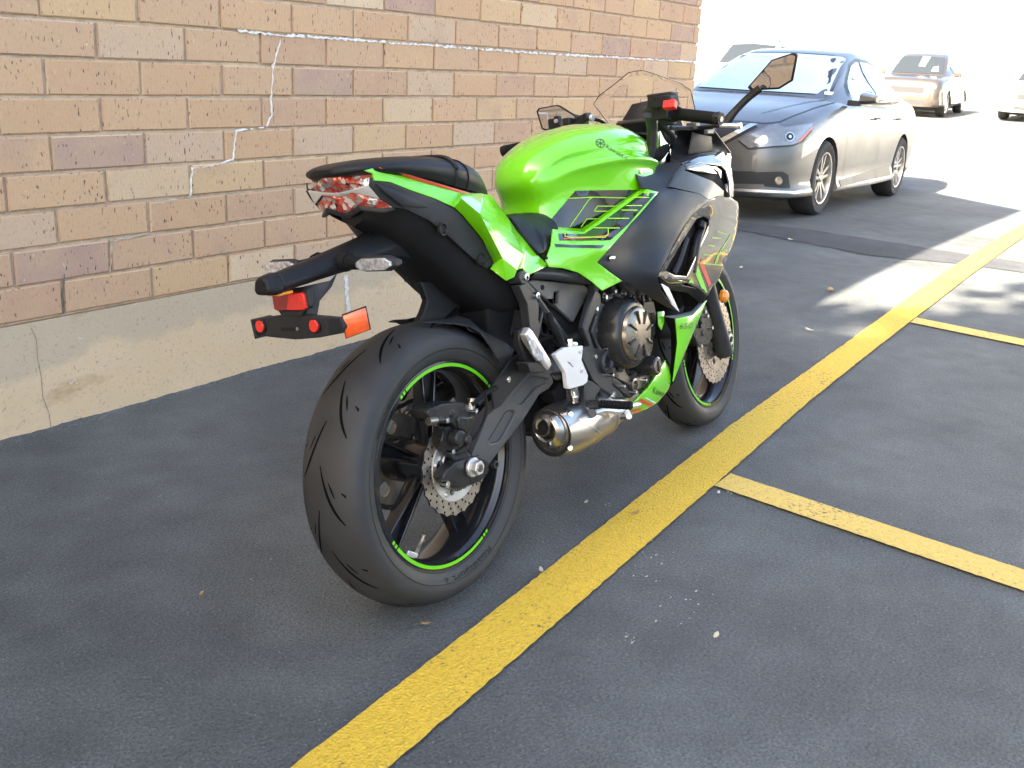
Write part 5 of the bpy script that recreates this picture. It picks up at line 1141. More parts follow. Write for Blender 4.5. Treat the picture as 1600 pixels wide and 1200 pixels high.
# dash and screen
fmesh('meter_cowl', [UX(969, 192, 1.14), UX(987, 162, 1.16), UX(1010, 157, 1.17), UX(1040, 158, 1.18), UX(1062, 175, 1.18), UX(1068, 205, 1.16), UX(1010, 212, 1.12), UX(970, 205, 1.12)], [(0, 1, 2, 6, 7), (2, 3, 4, 5, 6)], 'black_plastic', .05, bevel=.004)
q = MB(); q.box((1.13, 0, 1.01), (.02, .14, .07), Matrix.Rotation(R(-35), 3, 'Y')); q.build('instrument_display', 'black_gloss', BK, bevel=.006)
panel('inner_fairing', [(1046, 258, -.15), (1052, 225, -.13), (1058, 205, -.14), (1078, 197, -.18), (1100, 198, -.20), (1113, 201, -.205), (1128, 220, -.195), (1141, 239, -.174), (1112, 240, -.182), (1091, 243, -.190), (1068, 252, -.196)], 'black_plastic', [(1085, 222, -.155), (1110, 225, -.17), (1070, 230, -.14)], mirror=True, grid=7)
fmesh('inner_rib', [(1110, 199, -.208), (1114, 201, -.210), (1143, 240, -.178), (1139, 240, -.172)], [(0, 1, 2, 3)], 'cowl_grey', .004, mirror=True, bevel=.001)
fmesh('inner_ledge', [(1076, 241, -.184), (1083, 207, -.186), (1095, 210, -.192), (1112, 213, -.196), (1114, 236, -.182)], [(0, 1, 2, 3, 4)], 'black_plastic', .004, mirror=True)
WS = {}
def wsp(s, t):          # s across -1..1, t 0 base .. 1 top
    hw_ = lerp_tab([(0, .165), (.55, .165), (.72, .16), (1, .02)], t) if False else None
edge = [(0, 1.182), (.025, 1.181), (.140, 1.128), (.166, 1.104)]
V = []; n = 13; T = 9
for i in range(T+1):
    t = i/T
    for j in range(-n, n+1):
        s = j/n; top = float(np.interp(abs(s)*.166, [e[0] for e in edge], [e[1] for e in edge])); z = .955+(top-.955)*t
        y = s*.166*float(np.interp(t, [0, .45, 1], [.84, .88, 1])); V.append(Vector((1.32-(z-.945)*.80-1.6*y*y, y, z)))
W2 = 2*n+1; mb = MB(); mb.add(V, [(i*W2+j, i*W2+j+1, (i+1)*W2+j+1, (i+1)*W2+j) for i in range(T) for j in range(W2-1)]); ws = mb.build('windscreen', 'screen', BK, solid=.0016, smooth=60)
P = [V[i*W2] for i in range(T+1)]+[V[T*W2+j] for j in range(1, W2)]+[V[i*W2+W2-1] for i in range(T-1, -1, -1)]
q = MB(); q.tube(P, .0014, 6, sm=1); q.build('screen_edge', 'screen_edge', ws)
# ------------------------------------------------------------------ handlebars
def bars(s):
    E = U(1127, 186, -.368); S = U(1058, 178, -.235); E = Vector((E.x, -s*0+s*.368, E.z)); S = Vector((S.x, s*.235, S.z))
    if s > 0: Lp = U(785, 236.5, .368); E = Lp; S = Lp+Vector((.02, -.135, .012))
    d = (E-S).normalized()
    q = MB(); q.tube([Vector((1.085, s*.115, .955)), Vector((1.03, s*.15, .985)), S-d*.10, S], .0115, 12); q.build('handlebar', 'frame_black', BK)
    q = MB(); q.cyl(S, E-d*.018, .0165, .0165, 20); q.cyl(S-d*.004, S+d*.006, .021, .019, 20)
    g_ = q.build('grip', 'black_soft', BK, smooth=30)
    q = MB(); q.cyl(E-d*.018, E, .0175, .0165, 20); q.cyl(E-d*.012, E-d*.009, .0185, .0185, 20); q.build('bar_end', 'black_satin', g_)
    q = MB(); q.cyl(E-d*.001, E+d*.0015, .0075, .0075, 6); q.build('bar_end_screw', 'steel', g_)
    q = MB(); q.cyl(S-d*.065, S-d*.002, .0225, .024, 20); q.box(S-d*.035+Vector((0, 0, .008)), (.040, .05, .036)); q.box(S-d*.035+Vector((.005, 0, -.022)), (.03, .04, .025)); sw_ = q.build('switch_housing', 'black_plastic', BK, bevel=.004, smooth=35)
    return S, E, d, sw_
S, E, d, swr = bars(-1)
q = MB(); c = U(1047, 164, -.252); q.box(c, (.020, .034, .022), Matrix.Rotation(R(25), 3, 'Y')); q.build('kill_switch', 'red_switch', swr, bevel=.002)
rc = U(1036, 158, -.215); q = MB(); q.box(rc, (.055, .075, .032), taper=.9); q.box(rc+Vector((0, 0, .017)), (.052, .072, .008)); q.box(rc+Vector((.01, .01, -.03)), (.035, .05, .035)); q.build('brake_reservoir', 'black_satin', BK, bevel=.004)
q = MB(); q.tube([U(1016, 178, -.16), U(1019, 200, -.15), U(1018, 225, -.14), U(1010, 250, -.12)], [.018, .015, .015, .018], 12); q.build('bar_riser', 'frame_black', BK)
q = MB(); q.tube([U(1048, 200, -.2), U(1085, 200, -.22), U(1105, 198, -.26), U(1126, 196, -.315)], [.006, .006, .0055, .006], 10); blv = q.build('brake_lever', 'black_satin', BK)
q = MB(); q.tube([U(1124, 196, -.312), U(1140, 196, -.335), U(1152, 197, -.354)], [.0055, .0065, .007], 10); a = U(1155, 197, -.358); q.cyl(a+Vector((0, .006, 0)), a-Vector((0, .006, 0)), .009, .009, 14); q.build('lever_tip', 'alu', blv)
q = MB(); q.box(U(1083, 197, -.215), (.03, .03, .02)); q.box(U(1108, 206, -.215), (.05, .012, .014)); q.build('lever_perch', 'arm_grey', BK, bevel=.003)
q = MB(); q.tube([U(1010, 235, -.08), U(1030, 240, -.10), U(1050, 215, -.13)], [.010, .010, .008], 10); q.tube([U(1000, 240, -.09), U(1025, 245, -.11), U(1040, 230, -.12)], .016, 10); q.build('throttle_cable', 'black_soft', BK)
q = MB(); q.cyl(U(1046, 224, -.12), U(1054, 212, -.13), .0085, .009, 14); q.build('fork_adjuster', 'alu', BK)
q = MB(); c0 = U(1036, 258, -.105); c1 = U(1031, 205, -.105); q.cyl(c0, c1, .027, .025, 24); q.build('fork_sleeve', 'chrome', BK)
q = MB(); q.lathe([(0, -.004), (.024, -.004), (.026, 0)], (1.09, -.1, .955), 20); q.build('fork_cap', 'chrome', BK)
SL, EL, dL, swl = bars(1)
q = MB(); c = UX(870, 192, SL.x+.01)
q.box(UX(868, 193, SL.x), (.03, .035, .03)); q.box(UX(872, 189, SL.x-.005), (.02, .018, .03)); q.box(UX(888, 190, SL.x), (.03, .025, .022)); q.build('indicator_switch', 'black_satin', swl, bevel=.003)
q = MB(); c = UX(868, 189, SL.x-.02); q.cyl(c, c+Vector((.01, 0, 0)), .006, None, 12); q.build('switch_button', 'alu', swl)
q = MB(); q.box(UX(911, 186, SL.x+.03), (.03, .05, .022), Matrix.Rotation(R(-16), 3, 'X')); q.build('clutch_perch', 'black_satin', BK, bevel=.003)
q = MB(); c = UX(923, 184, SL.x+.02); q.cyl(c, c+Vector((0, -.008, -.002)), .010, .010, 14); q.build('clutch_adjuster', 'alu', BK)
q = MB(); q.tube([UX(925, 186, SL.x+.03), UX(938, 189, SL.x+.05), UX(950, 197, SL.x+.07)], .005, 8); q.build('clutch_cable', 'black_soft', BK)
# mirrors
def mirror_obj(pts, x, base, nm, tilt):
    P = [UX(u, v, x) for u, v in pts]; c = sum(P, Vector())/len(P); nn = Vector((-1, tilt, 0)); Q = []
    for u, v in pts: d_ = BI.to_3x3() @ ray(u, v); Q.append(BC+d_*((c-BC).dot(nn)/d_.dot(nn)))
    P = Q; c = sum(P, Vector())/len(P)
    n = len(P); k = 1.0
    V = [p_ for p_ in P]+[c+(p_-c)*1.02+Vector((.006, 0, 0)) for p_ in P]+[c+(p_-c)*.80+Vector((.030, 0, 0)) for p_ in P]
    mb = MB(); mb.add(V, [(i, (i+1) % n, n+(i+1) % n, n+i) for i in range(n)]+[(n+i, n+(i+1) % n, 2*n+(i+1) % n, 2*n+i) for i in range(n)]+[tuple(range(2*n, 3*n))])
    G = [c+(p_-c)*.90+Vector((-.0006, 0, 0)) for p_ in P]
    mb.add(P+G, [(i, (i+1) % n, n+(i+1) % n, n+i) for i in range(n)])
    hs = mb.build('mirror_housing', 'black_satin', BK, bevel=.003, smooth=35)
    q = MB(); q.add([p_+Vector((.0005, 0, 0)) for p_ in G], [tuple(range(n))]); q.build('mirror_glass', 'mirror_glass', hs, smooth=0)
    return hs, c
hr, c = mirror_obj([(1167.5, 136.5), (1172.5, 141.5), (1216.5, 139), (1238, 126), (1246, 86), (1243, 83.5), (1237, 83), (1205, 93.5)], 1.20, None, '', .5)
q = MB(); q.tube([U(1133, 193, -.245), UX(1150, 172, 1.21), UX(1170, 152, 1.22), UX(1188, 138, 1.225)], [.015, .011, .011, .012], 10, flat=.8); q.build('mirror_stem', 'black_satin', hr)
hl, c = mirror_obj([(837.5, 174), (841, 169), (870, 164), (874, 165), (901, 182), (901, 187), (895, 192), (852, 204), (846, 202)], 1.20, None, '', .25)
q = MB(); q.tube([c+Vector((.02, -.03, 0)), c+Vector((.02, -.10, -.03)), Vector((1.21, .24, 1.0))], [.012, .011, .013], 10); q.build('mirror_stem', 'black_satin', hl)

# ================================================================== CARS
mat('car_grey', (.135, .134, .132), .42, metal=.75, coat=.5, noise=(2, .03))
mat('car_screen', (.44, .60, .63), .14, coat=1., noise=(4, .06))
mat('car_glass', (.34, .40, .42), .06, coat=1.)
mat('car_seal', (.015, .015, .017), .4)
mat('car_lamp', (.20, .21, .22), .10, metal=.4, coat=1., noise=(30, .12))
mat('car_trim', (.02, .02, .022), .5)
mat('wheel_alloy', (.50, .49, .47), .3, metal=.85)
mat('wheel_dark', (.03, .03, .032), .4, metal=.4)
mat('car_tyre', (.03, .03, .03), .8, noise=(20, .15))
mat('suv_brown', (.075, .062, .052), .28, metal=.6, coat=1.)
mat('suv_tan', (.36, .31, .25), .28, metal=.5, coat=1.)
mat('car_white', (.70, .70, .69), .25, coat=1.)
mat('dark_glass', (.02, .024, .028), .12, spec=.25)
mat('paper', (.75, .78, .8), .7)
mat('stucco', (.74, .71, .64), .9, noise=(1.5, .05), bump=(30, .4), bumpdist=.01)
def apply_mods(o):
    dg = bpy.context.evaluated_depsgraph_get(); me = bpy.data.meshes.new_from_object(o.evaluated_get(dg)); o.modifiers.clear(); old = o.data; o.data = me; bpy.data.meshes.remove(old)
def lathe_wheel(root, c, r_, w, s, alloy, ns=5, rr=.228):
    """wheel with its face on side s of the car (s=+1 left)"""
    q = MB(); h = w/2; q.lathe([(rr, -h*.85), (rr+.03, -h), (r_-.03, -h), (r_-.006, -h*.75), (r_, -h*.4), (r_, h*.4), (r_-.006, h*.75), (r_-.03, h), (rr+.03, h), (rr, h*.85), (rr-.01, 0)], c, 48, closed=True)
    ty = q.build('wheel', 'car_tyre', root, smooth=40)
    q = MB(); y = s*h; q.lathe([(rr+.004, y*.86), (rr+.002, y*.98), (rr-.012, y*.96), (rr-.02, y*.5), (rr-.02, -y*.8)], c, 48); q.lathe([(0, y*.15), (rr-.02, y*.15)], c, 32, 1); rim_ = q.build('wheel_rim', [alloy, 'wheel_dark'], ty, smooth=40)
    for k in range(ns):
        q = MB(); a = 2*math.pi*k/ns+.3
        for sp in (-1, 1):
            V = []
            for t in (0, 1):
                R_ = .03+(rr-.045)*t; off_ = sp*(.012+.035*t); wd_ = .016-.003*t; yy = y*(.72+.1*t)
                for e in (-1, 1):
                    x_ = R_*math.cos(a)-(off_+e*wd_)*math.sin(a); z_ = R_*math.sin(a)+(off_+e*wd_)*math.cos(a); V += [(c[0]+x_, c[1]+yy, c[2]+z_), (c[0]+x_, c[1]+yy-s*.04, c[2]+z_)]
            q.add(V, [(0, 2, 6, 4), (1, 5, 7, 3), (0, 4, 5, 1), (2, 3, 7, 6)])
        q.build('wheel_spoke', alloy, rim_, smooth=0)
    q = MB(); q.lathe([(0, y*.84), (.035, y*.83), (.045, y*.6)], c, 20); q.build('wheel_hub', alloy, rim_)
def cut_arches(o, xs_, r_, hw_):
    cut = MB()
    for x in xs_: cut.cyl((x, -hw_-.2, .335), (x, -hw_+.26, .335), r_, r_, 40); cut.cyl((x, hw_-.26, .335), (x, hw_+.2, .335), r_, r_, 40)
    co = cut.build('cutter', 'car_trim', o.parent, smooth=0); bpy.context.view_layer.update()
    b_ = o.modifiers.new('b', 'BOOLEAN'); b_.object = co; b_.operation = 'DIFFERENCE'; b_.solver = 'EXACT'
    bpy.context.view_layer.update(); apply_mods(o); bpy.data.objects.remove(co); o.data.set_sharp_from_angle(angle=R(40))
# ------------------------------------------------------------------ grey saloon
CMAT = Matrix.Translation((8.492, .919, -.023)) @ Matrix.Rotation(R(181.448), 4, 'Z') @ Matrix.Rotation(-R(1.251), 4, 'Y')
CI = CMAT.inverted(); CC = CI @ CAM
CAR = thing('parked_car', 'grey four-door saloon car parked nose-out past the brick corner', 'car', CMAT, 'cars parked in the lot')
LB = [(0.975, [(0, 0.56), (0.25, 0.555), (0.4, 0.54), (0.47, 0.5), (0.5, 0.42), (0.48, 0.3), (0.4, 0.24), (0, 0.235)]),
      (0.94, [(0, 0.69), (0.34, 0.68), (0.54, 0.65), (0.61, 0.58), (0.64, 0.46), (0.63, 0.3), (0.56, 0.2), (0, 0.19)]),
      (0.86, [(0, 0.76), (0.4, 0.75), (0.64, 0.7195), (0.72, 0.643), (0.755, 0.5), (0.75, 0.3), (0.69, 0.185), (0, 0.18)]),
      (0.7, [(0, 0.82), (0.45, 0.815), (0.71, 0.7835), (0.8, 0.709), (0.84, 0.55), (0.845, 0.32), (0.8, 0.18), (0, 0.17)]),
      (0.4, [(0, 0.9), (0.48, 0.895), (0.75, 0.862), (0.855, 0.778), (0.895, 0.59), (0.9, 0.33), (0.86, 0.18), (0, 0.16)]),
      (0, [(0, 0.97), (0.5, 0.965), (0.775, 0.931), (0.872, 0.844), (0.912, 0.63), (0.912, 0.34), (0.87, 0.18), (0, 0.16)]),
      (-0.4, [(0, 1.035), (0.52, 1.03), (0.785, 0.9945), (0.872, 0.898), (0.912, 0.65), (0.91, 0.34), (0.87, 0.18), (0, 0.16)]),
      (-0.9, [(0, 1.01), (0.55, 1.01), (0.8, 0.987), (0.872, 0.903), (0.908, 0.66), (0.905, 0.34), (0.87, 0.18), (0, 0.16)]),
      (-1.8, [(0, 1.0), (0.55, 1.005), (0.8, 0.986), (0.87, 0.907), (0.905, 0.67), (0.9, 0.34), (0.87, 0.18), (0, 0.16)]),
      (-2.6, [(0, 1.01), (0.55, 1.01), (0.79, 0.994), (0.872, 0.916), (0.912, 0.69), (0.91, 0.36), (0.87, 0.2), (0, 0.18)]),
      (-3.2, [(0, 1.04), (0.52, 1.04), (0.74, 1.019), (0.85, 0.926), (0.89, 0.7), (0.885, 0.4), (0.82, 0.24), (0, 0.2)]),
      (-3.7, [(0, 1.07), (0.5, 1.07), (0.68, 1.039), (0.78, 0.936), (0.82, 0.7), (0.81, 0.42), (0.74, 0.28), (0, 0.25)]),
      (-3.9, [(0, 1.05), (0.45, 1.05), (0.6, 1.009), (0.68, 0.926), (0.72, 0.7), (0.71, 0.45), (0.62, 0.32), (0, 0.3)])]
GH = [(-0.36, [(0, 1.04), (0.4, 1.035), (0.6, 1.02), (0.68, 0.99), (0.74, 0.95), (0, 0.9)]),
      (-0.78, [(0, 1.225), (0.38, 1.22), (0.61, 1.185), (0.7, 1.095), (0.79, 0.965), (0, 0.9)]),
      (-1.18, [(0, 1.4), (0.36, 1.39), (0.57, 1.35), (0.67, 1.2), (0.8, 0.97), (0, 0.9)]),
      (-1.55, [(0, 1.502), (0.34, 1.492), (0.53, 1.455), (0.645, 1.26), (0.8, 0.975), (0, 0.9)]),
      (-2.0, [(0, 1.527), (0.34, 1.517), (0.52, 1.48), (0.635, 1.29), (0.8, 0.98), (0, 0.9)]),
      (-2.6, [(0, 1.495), (0.33, 1.485), (0.5, 1.45), (0.62, 1.27), (0.79, 0.995), (0, 0.9)]),
      (-3.05, [(0, 1.385), (0.32, 1.375), (0.48, 1.34), (0.6, 1.2), (0.75, 1.01), (0, 0.9)]),
      (-3.5, [(0, 1.145), (0.32, 1.14), (0.5, 1.125), (0.58, 1.09), (0.66, 1.03), (0, 0.9)])]
mb = MB(); mb.loft(sym_loft(LB, 4, 4)); cb_ = mb.build('car_body', 'car_grey', CAR, smooth=45); bv = surf_bvh([cb_]); cut_arches(cb_, (0, -2.776), .365, .93)
mb = MB(); mb.loft(sym_loft(GH, 4, 4)); cg_ = mb.build('car_roof', 'car_grey', CAR, smooth=45); bg_ = surf_bvh([cg_])
def cstick(u, v, off=.003, which=None):
    d = (CI.to_3x3() @ ray(u, v)).normalized(); best = None
    for b_ in (which or (bv, bg_)):
        h_, n, _, dist = b_.ray_cast(CC, d)
        if h_ is not None and (best is None or dist < best[0]): best = (dist, h_+(n if n.dot(d) < 0 else -n)*off)
    return best[1] if best else None
def cpatch(name, poly, m, off=.003, grid=9, parent=None, mirror=True, which=None, thick=.0):
    vs, F, _ = cdt([poly], grid, grid); P = [cstick(q.x, q.y, off, which) for q in vs]; F = [f for f in F if all(P[i] for i in f)]; P = [q or Vector() for q in P]
    F = face_cam(P, F, CC); mb = MB(); mb.add(P, F); o = mb.build(name, m, parent or CAR, smooth=50, recalc=False, solid=thick)
    if mirror: mb = MB(); mb.add([Vector((q.x, -q.y, q.z)) for q in P], [f[::-1] for f in F]); mb.build(name, m, parent or CAR, smooth=50, recalc=False, solid=thick)
    return o
def cline(name, pts, w, m, off=.004, mirror=True, step=6):
    D = []
    for a, b_ in zip(pts, pts[1:]): a, b_ = Vector(a), Vector(b_); n = max(1, int((b_-a).length/step)); D += [a.lerp(b_, i/n) for i in range(n)]
    D.append(Vector(pts[-1])); V = []
    for i, p_ in enumerate(D):
        t = (D[min(i+1, len(D)-1)]-D[max(0, i-1)]).normalized(); nn = Vector((-t.y, t.x))*w*.5; V.append((cstick(*(p_+nn), off), cstick(*(p_-nn), off)))
    mb = MB()
    for a, b_ in zip(V, V[1:]):
        if all(a) and all(b_): mb.add([a[0], a[1], b_[1], b_[0]], face_cam([a[0], a[1], b_[1], b_[0]], [(0, 1, 2, 3)], CC))
    if mirror: m2 = MB(); m2.add([Vector((q.x, -q.y, q.z)) for q in mb.v], [f[::-1] for f in mb.f]); m2.build(name, m, CAR, smooth=40, recalc=False)
    return mb.build(name, m, CAR, smooth=40, recalc=False)
def yz_patch(name, poly, b_, m, root, off=.004, grid=.09, x0=3, dirx=-1, par=None):
    vs, F, _ = cdt([poly], grid, grid); P = []
    for q in vs: h_, n, _, _ = b_.ray_cast(Vector((x0, q.x, q.y)), Vector((dirx, 0, 0))); P.append(h_+Vector((-dirx*off, 0, off*.6)) if h_ else None)
    F = [f for f in F if all(P[i] for i in f)]; P = [q or Vector() for q in P]; mb = MB(); mb.add(P, face_cam(P, F, Vector((x0*3, 0, 1)))); return mb.split(name, m, par or root, .05, smooth=50, recalc=False)[0]
def xz_patch(name, poly, b_, m, root, s=1, off=.004, grid=.09):
    vs, F, _ = cdt([poly], grid, grid); P = []
    for q in vs: h_, n, _, _ = b_.ray_cast(Vector((q.x, s*4, q.y)), Vector((0, -s, 0))); P.append(h_+Vector((0, s*off, off*.5)) if h_ else None)
    F = [f for f in F if all(P[i] for i in f)]; P = [q or Vector() for q in P]; mb = MB(); mb.add(P, face_cam(P, F, Vector((-1.5, s*20, 1)))); return mb.build(name, m, root, smooth=50, recalc=False)
# glass
yz_patch('windscreen_seal', [(-.69, 1.062), (-.66, 1.055), (0, 1.05), (.66, 1.055), (.69, 1.062), (.57, 1.425), (.52, 1.452), (0, 1.466), (-.52, 1.452), (-.57, 1.425)], bg_, 'car_seal', CAR, .003)
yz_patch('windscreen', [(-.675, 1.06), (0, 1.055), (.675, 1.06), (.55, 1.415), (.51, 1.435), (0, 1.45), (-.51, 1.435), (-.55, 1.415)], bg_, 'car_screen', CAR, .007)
for s in (1, -1):
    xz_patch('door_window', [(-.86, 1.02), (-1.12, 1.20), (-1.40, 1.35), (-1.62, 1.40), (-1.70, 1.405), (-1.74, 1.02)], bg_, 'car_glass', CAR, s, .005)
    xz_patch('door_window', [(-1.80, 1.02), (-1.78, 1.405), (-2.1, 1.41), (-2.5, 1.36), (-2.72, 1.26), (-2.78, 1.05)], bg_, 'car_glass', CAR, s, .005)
    xz_patch('window_trim', [(-.76, .995), (-1.10, 1.225), (-1.40, 1.385), (-1.7, 1.44), (-2.1, 1.445), (-2.55, 1.385), (-2.8, 1.26), (-2.86, 1.02), (-1.7, .995)], bg_, 'car_seal', CAR, s, .002)
    q = MB(); y = s
    q.loft([[(-.66+a*.07, s*(.95+.13*t), 1.045+b_*.055*(1 if t < .9 else .7)) for a, b_ in ((-1, -.8), (-1, .8), (-.2, 1), (.8, .6), (.8, -.5), (-.2, -1))] for t in (0, .3, 1, 1.15)]); mo = q.build('door_mirror', 'car_grey', CAR, bevel=.008, smooth=40)
    q = MB(); q.box((-.66, s*.90, 1.0), (.07, .12, .05)); q.build('mirror_foot', 'car_trim', mo, bevel=.008)
    for x in (0, -2.776): lathe_wheel(CAR, (x, s*.80, .335), .335, .225, s, 'wheel_alloy')
# front end, laid on the body where the photo shows it
cpatch('headlamp', [(1154, 220), (1194, 200), (1215, 193), (1218, 198), (1229, 199), (1269, 193), (1267, 204), (1251, 222), (1237, 227), (1170, 232)], 'car_lamp', .006, 7, which=(bv,))
hl_ = [(1222, 215, 'chrome', 6.5), (1190, 220, 'chrome', 5)]
for u, v, m_, r_ in [(1233, 214, 'wheel_alloy', 7.5), (1233, 214, 'dark_glass', 5.5), (1233, 214, 'chrome', 2.5), (1193, 219, 'wheel_alloy', 7)]: cpatch('lamp_lens', [(u+r_*math.cos(t*.524), v+r_*math.sin(t*.524)) for t in range(12)], m_, .009 if m_ == 'wheel_alloy' else .011 if m_ == 'dark_glass' else .013, 6, which=(bv,))
cpatch('side_marker', [(1250, 221), (1267, 203), (1268, 196), (1258, 209), (1243, 222)], 'orange_reflector', .009, 5, which=(bv,))
cpatch('upper_grille', [(1080, 205), (1128, 195), (1176, 195), (1184, 199), (1135, 225), (1120, 240), (1080, 245)], 'car_trim', .004, 9, which=(bv,))
cpatch('grille_chrome', [(1172, 194), (1184, 195), (1160, 207), (1132, 222), (1118, 240), (1112, 236), (1126, 217)], 'chrome', .010, 6, which=(bv,))
cpatch('lower_grille', [(1085, 262), (1145, 267), (1180, 268), (1193, 287), (1145, 287), (1085, 283)], 'car_trim', .004, 9, which=(bv,))
cpatch('fog_recess', [(1181, 269), (1222, 268), (1231, 273), (1234, 294), (1220, 294), (1195, 291)], 'car_trim', .005, 7, which=(bv,))
cpatch('fog_lamp', [(1216+6*math.cos(t*.6), 282+6.5*math.sin(t*.6)) for t in range(10)], 'car_lamp', .009, 5, which=(bv,))
cline('bumper_lip', [(1085, 290), (1150, 296), (1200, 299), (1240, 301), (1254, 299)], 4, 'alu', .008)
cline('lamp_seal', [(1154, 220), (1170, 232.5), (1237, 227.5), (1252, 222), (1267, 204)], 2.2, 'car_seal', .012)
cline('bonnet_gap', [(1080, 192), (1150, 189), (1195, 193), (1217, 191), (1240, 181), (1275, 168), (1305, 160)], 1.1, 'car_seal')
cline('bonnet_crease', [(1190, 176), (1230, 166), (1265, 158), (1290, 156)], 1.0, 'car_grey', .008)
for s in (1, -1):
    for nm, pts in (('door_gap', [(-.58, .30), (-.55, .6), (-.62, .93)]), ('door_gap', [(-1.76, .30), (-1.75, .65), (-1.78, .96)]), ('door_gap', [(-2.35, .50), (-2.62, .75), (-2.80, .98)])):
        D = []
        for a, b_ in zip(pts, pts[1:]): a, b_ = Vector(a), Vector(b_); D += [a.lerp(b_, i/6) for i in range(6)]
        D.append(Vector(pts[-1])); mb = MB(); V = []
        for q_ in D:
            for e in (-.004, .004): h_, n, _, _ = bv.ray_cast(Vector((q_.x+e, s*3, q_.y)), Vector((0, -s, 0))); V.append(h_+Vector((0, s*.002, 0)))
        mb.add(V, [(2*i, 2*i+1, 2*i+3, 2*i+2) for i in range(len(D)-1)]); mb.build(nm, 'car_seal', CAR, smooth=0, recalc=False)
    for x in (-1.55, -2.45): q = MB(); q.tube([(x+.1, s*.90, .86), (x+.05, s*.925, .865), (x-.05, s*.925, .865), (x-.1, s*.90, .86)], .011, 8); q.build('door_handle', 'car_grey', CAR)
    xz_patch('sill_trim', [(-.45, .24), (-.45, .30), (-1.4, .33), (-2.3, .37), (-2.33, .26)], bv, 'car_trim', CAR, s, .004)
q = MB(); q.box((-1.3, 0, .17), (2.4, 1.4, .06)); q.box((-1.4, 0, .35), (2.2, 1.2, .3)); q.box((.35, 0, .3), (.5, 1.1, .2)); q.build('underbody', 'car_trim', CAR)
h_ = cstick(1291, 147, .012); q = MB(); q.box(h_, (.004, .11, .05), Matrix.Rotation(R(-60), 3, 'Y')); q.build('windscreen_sticker', 'paper', CAR)

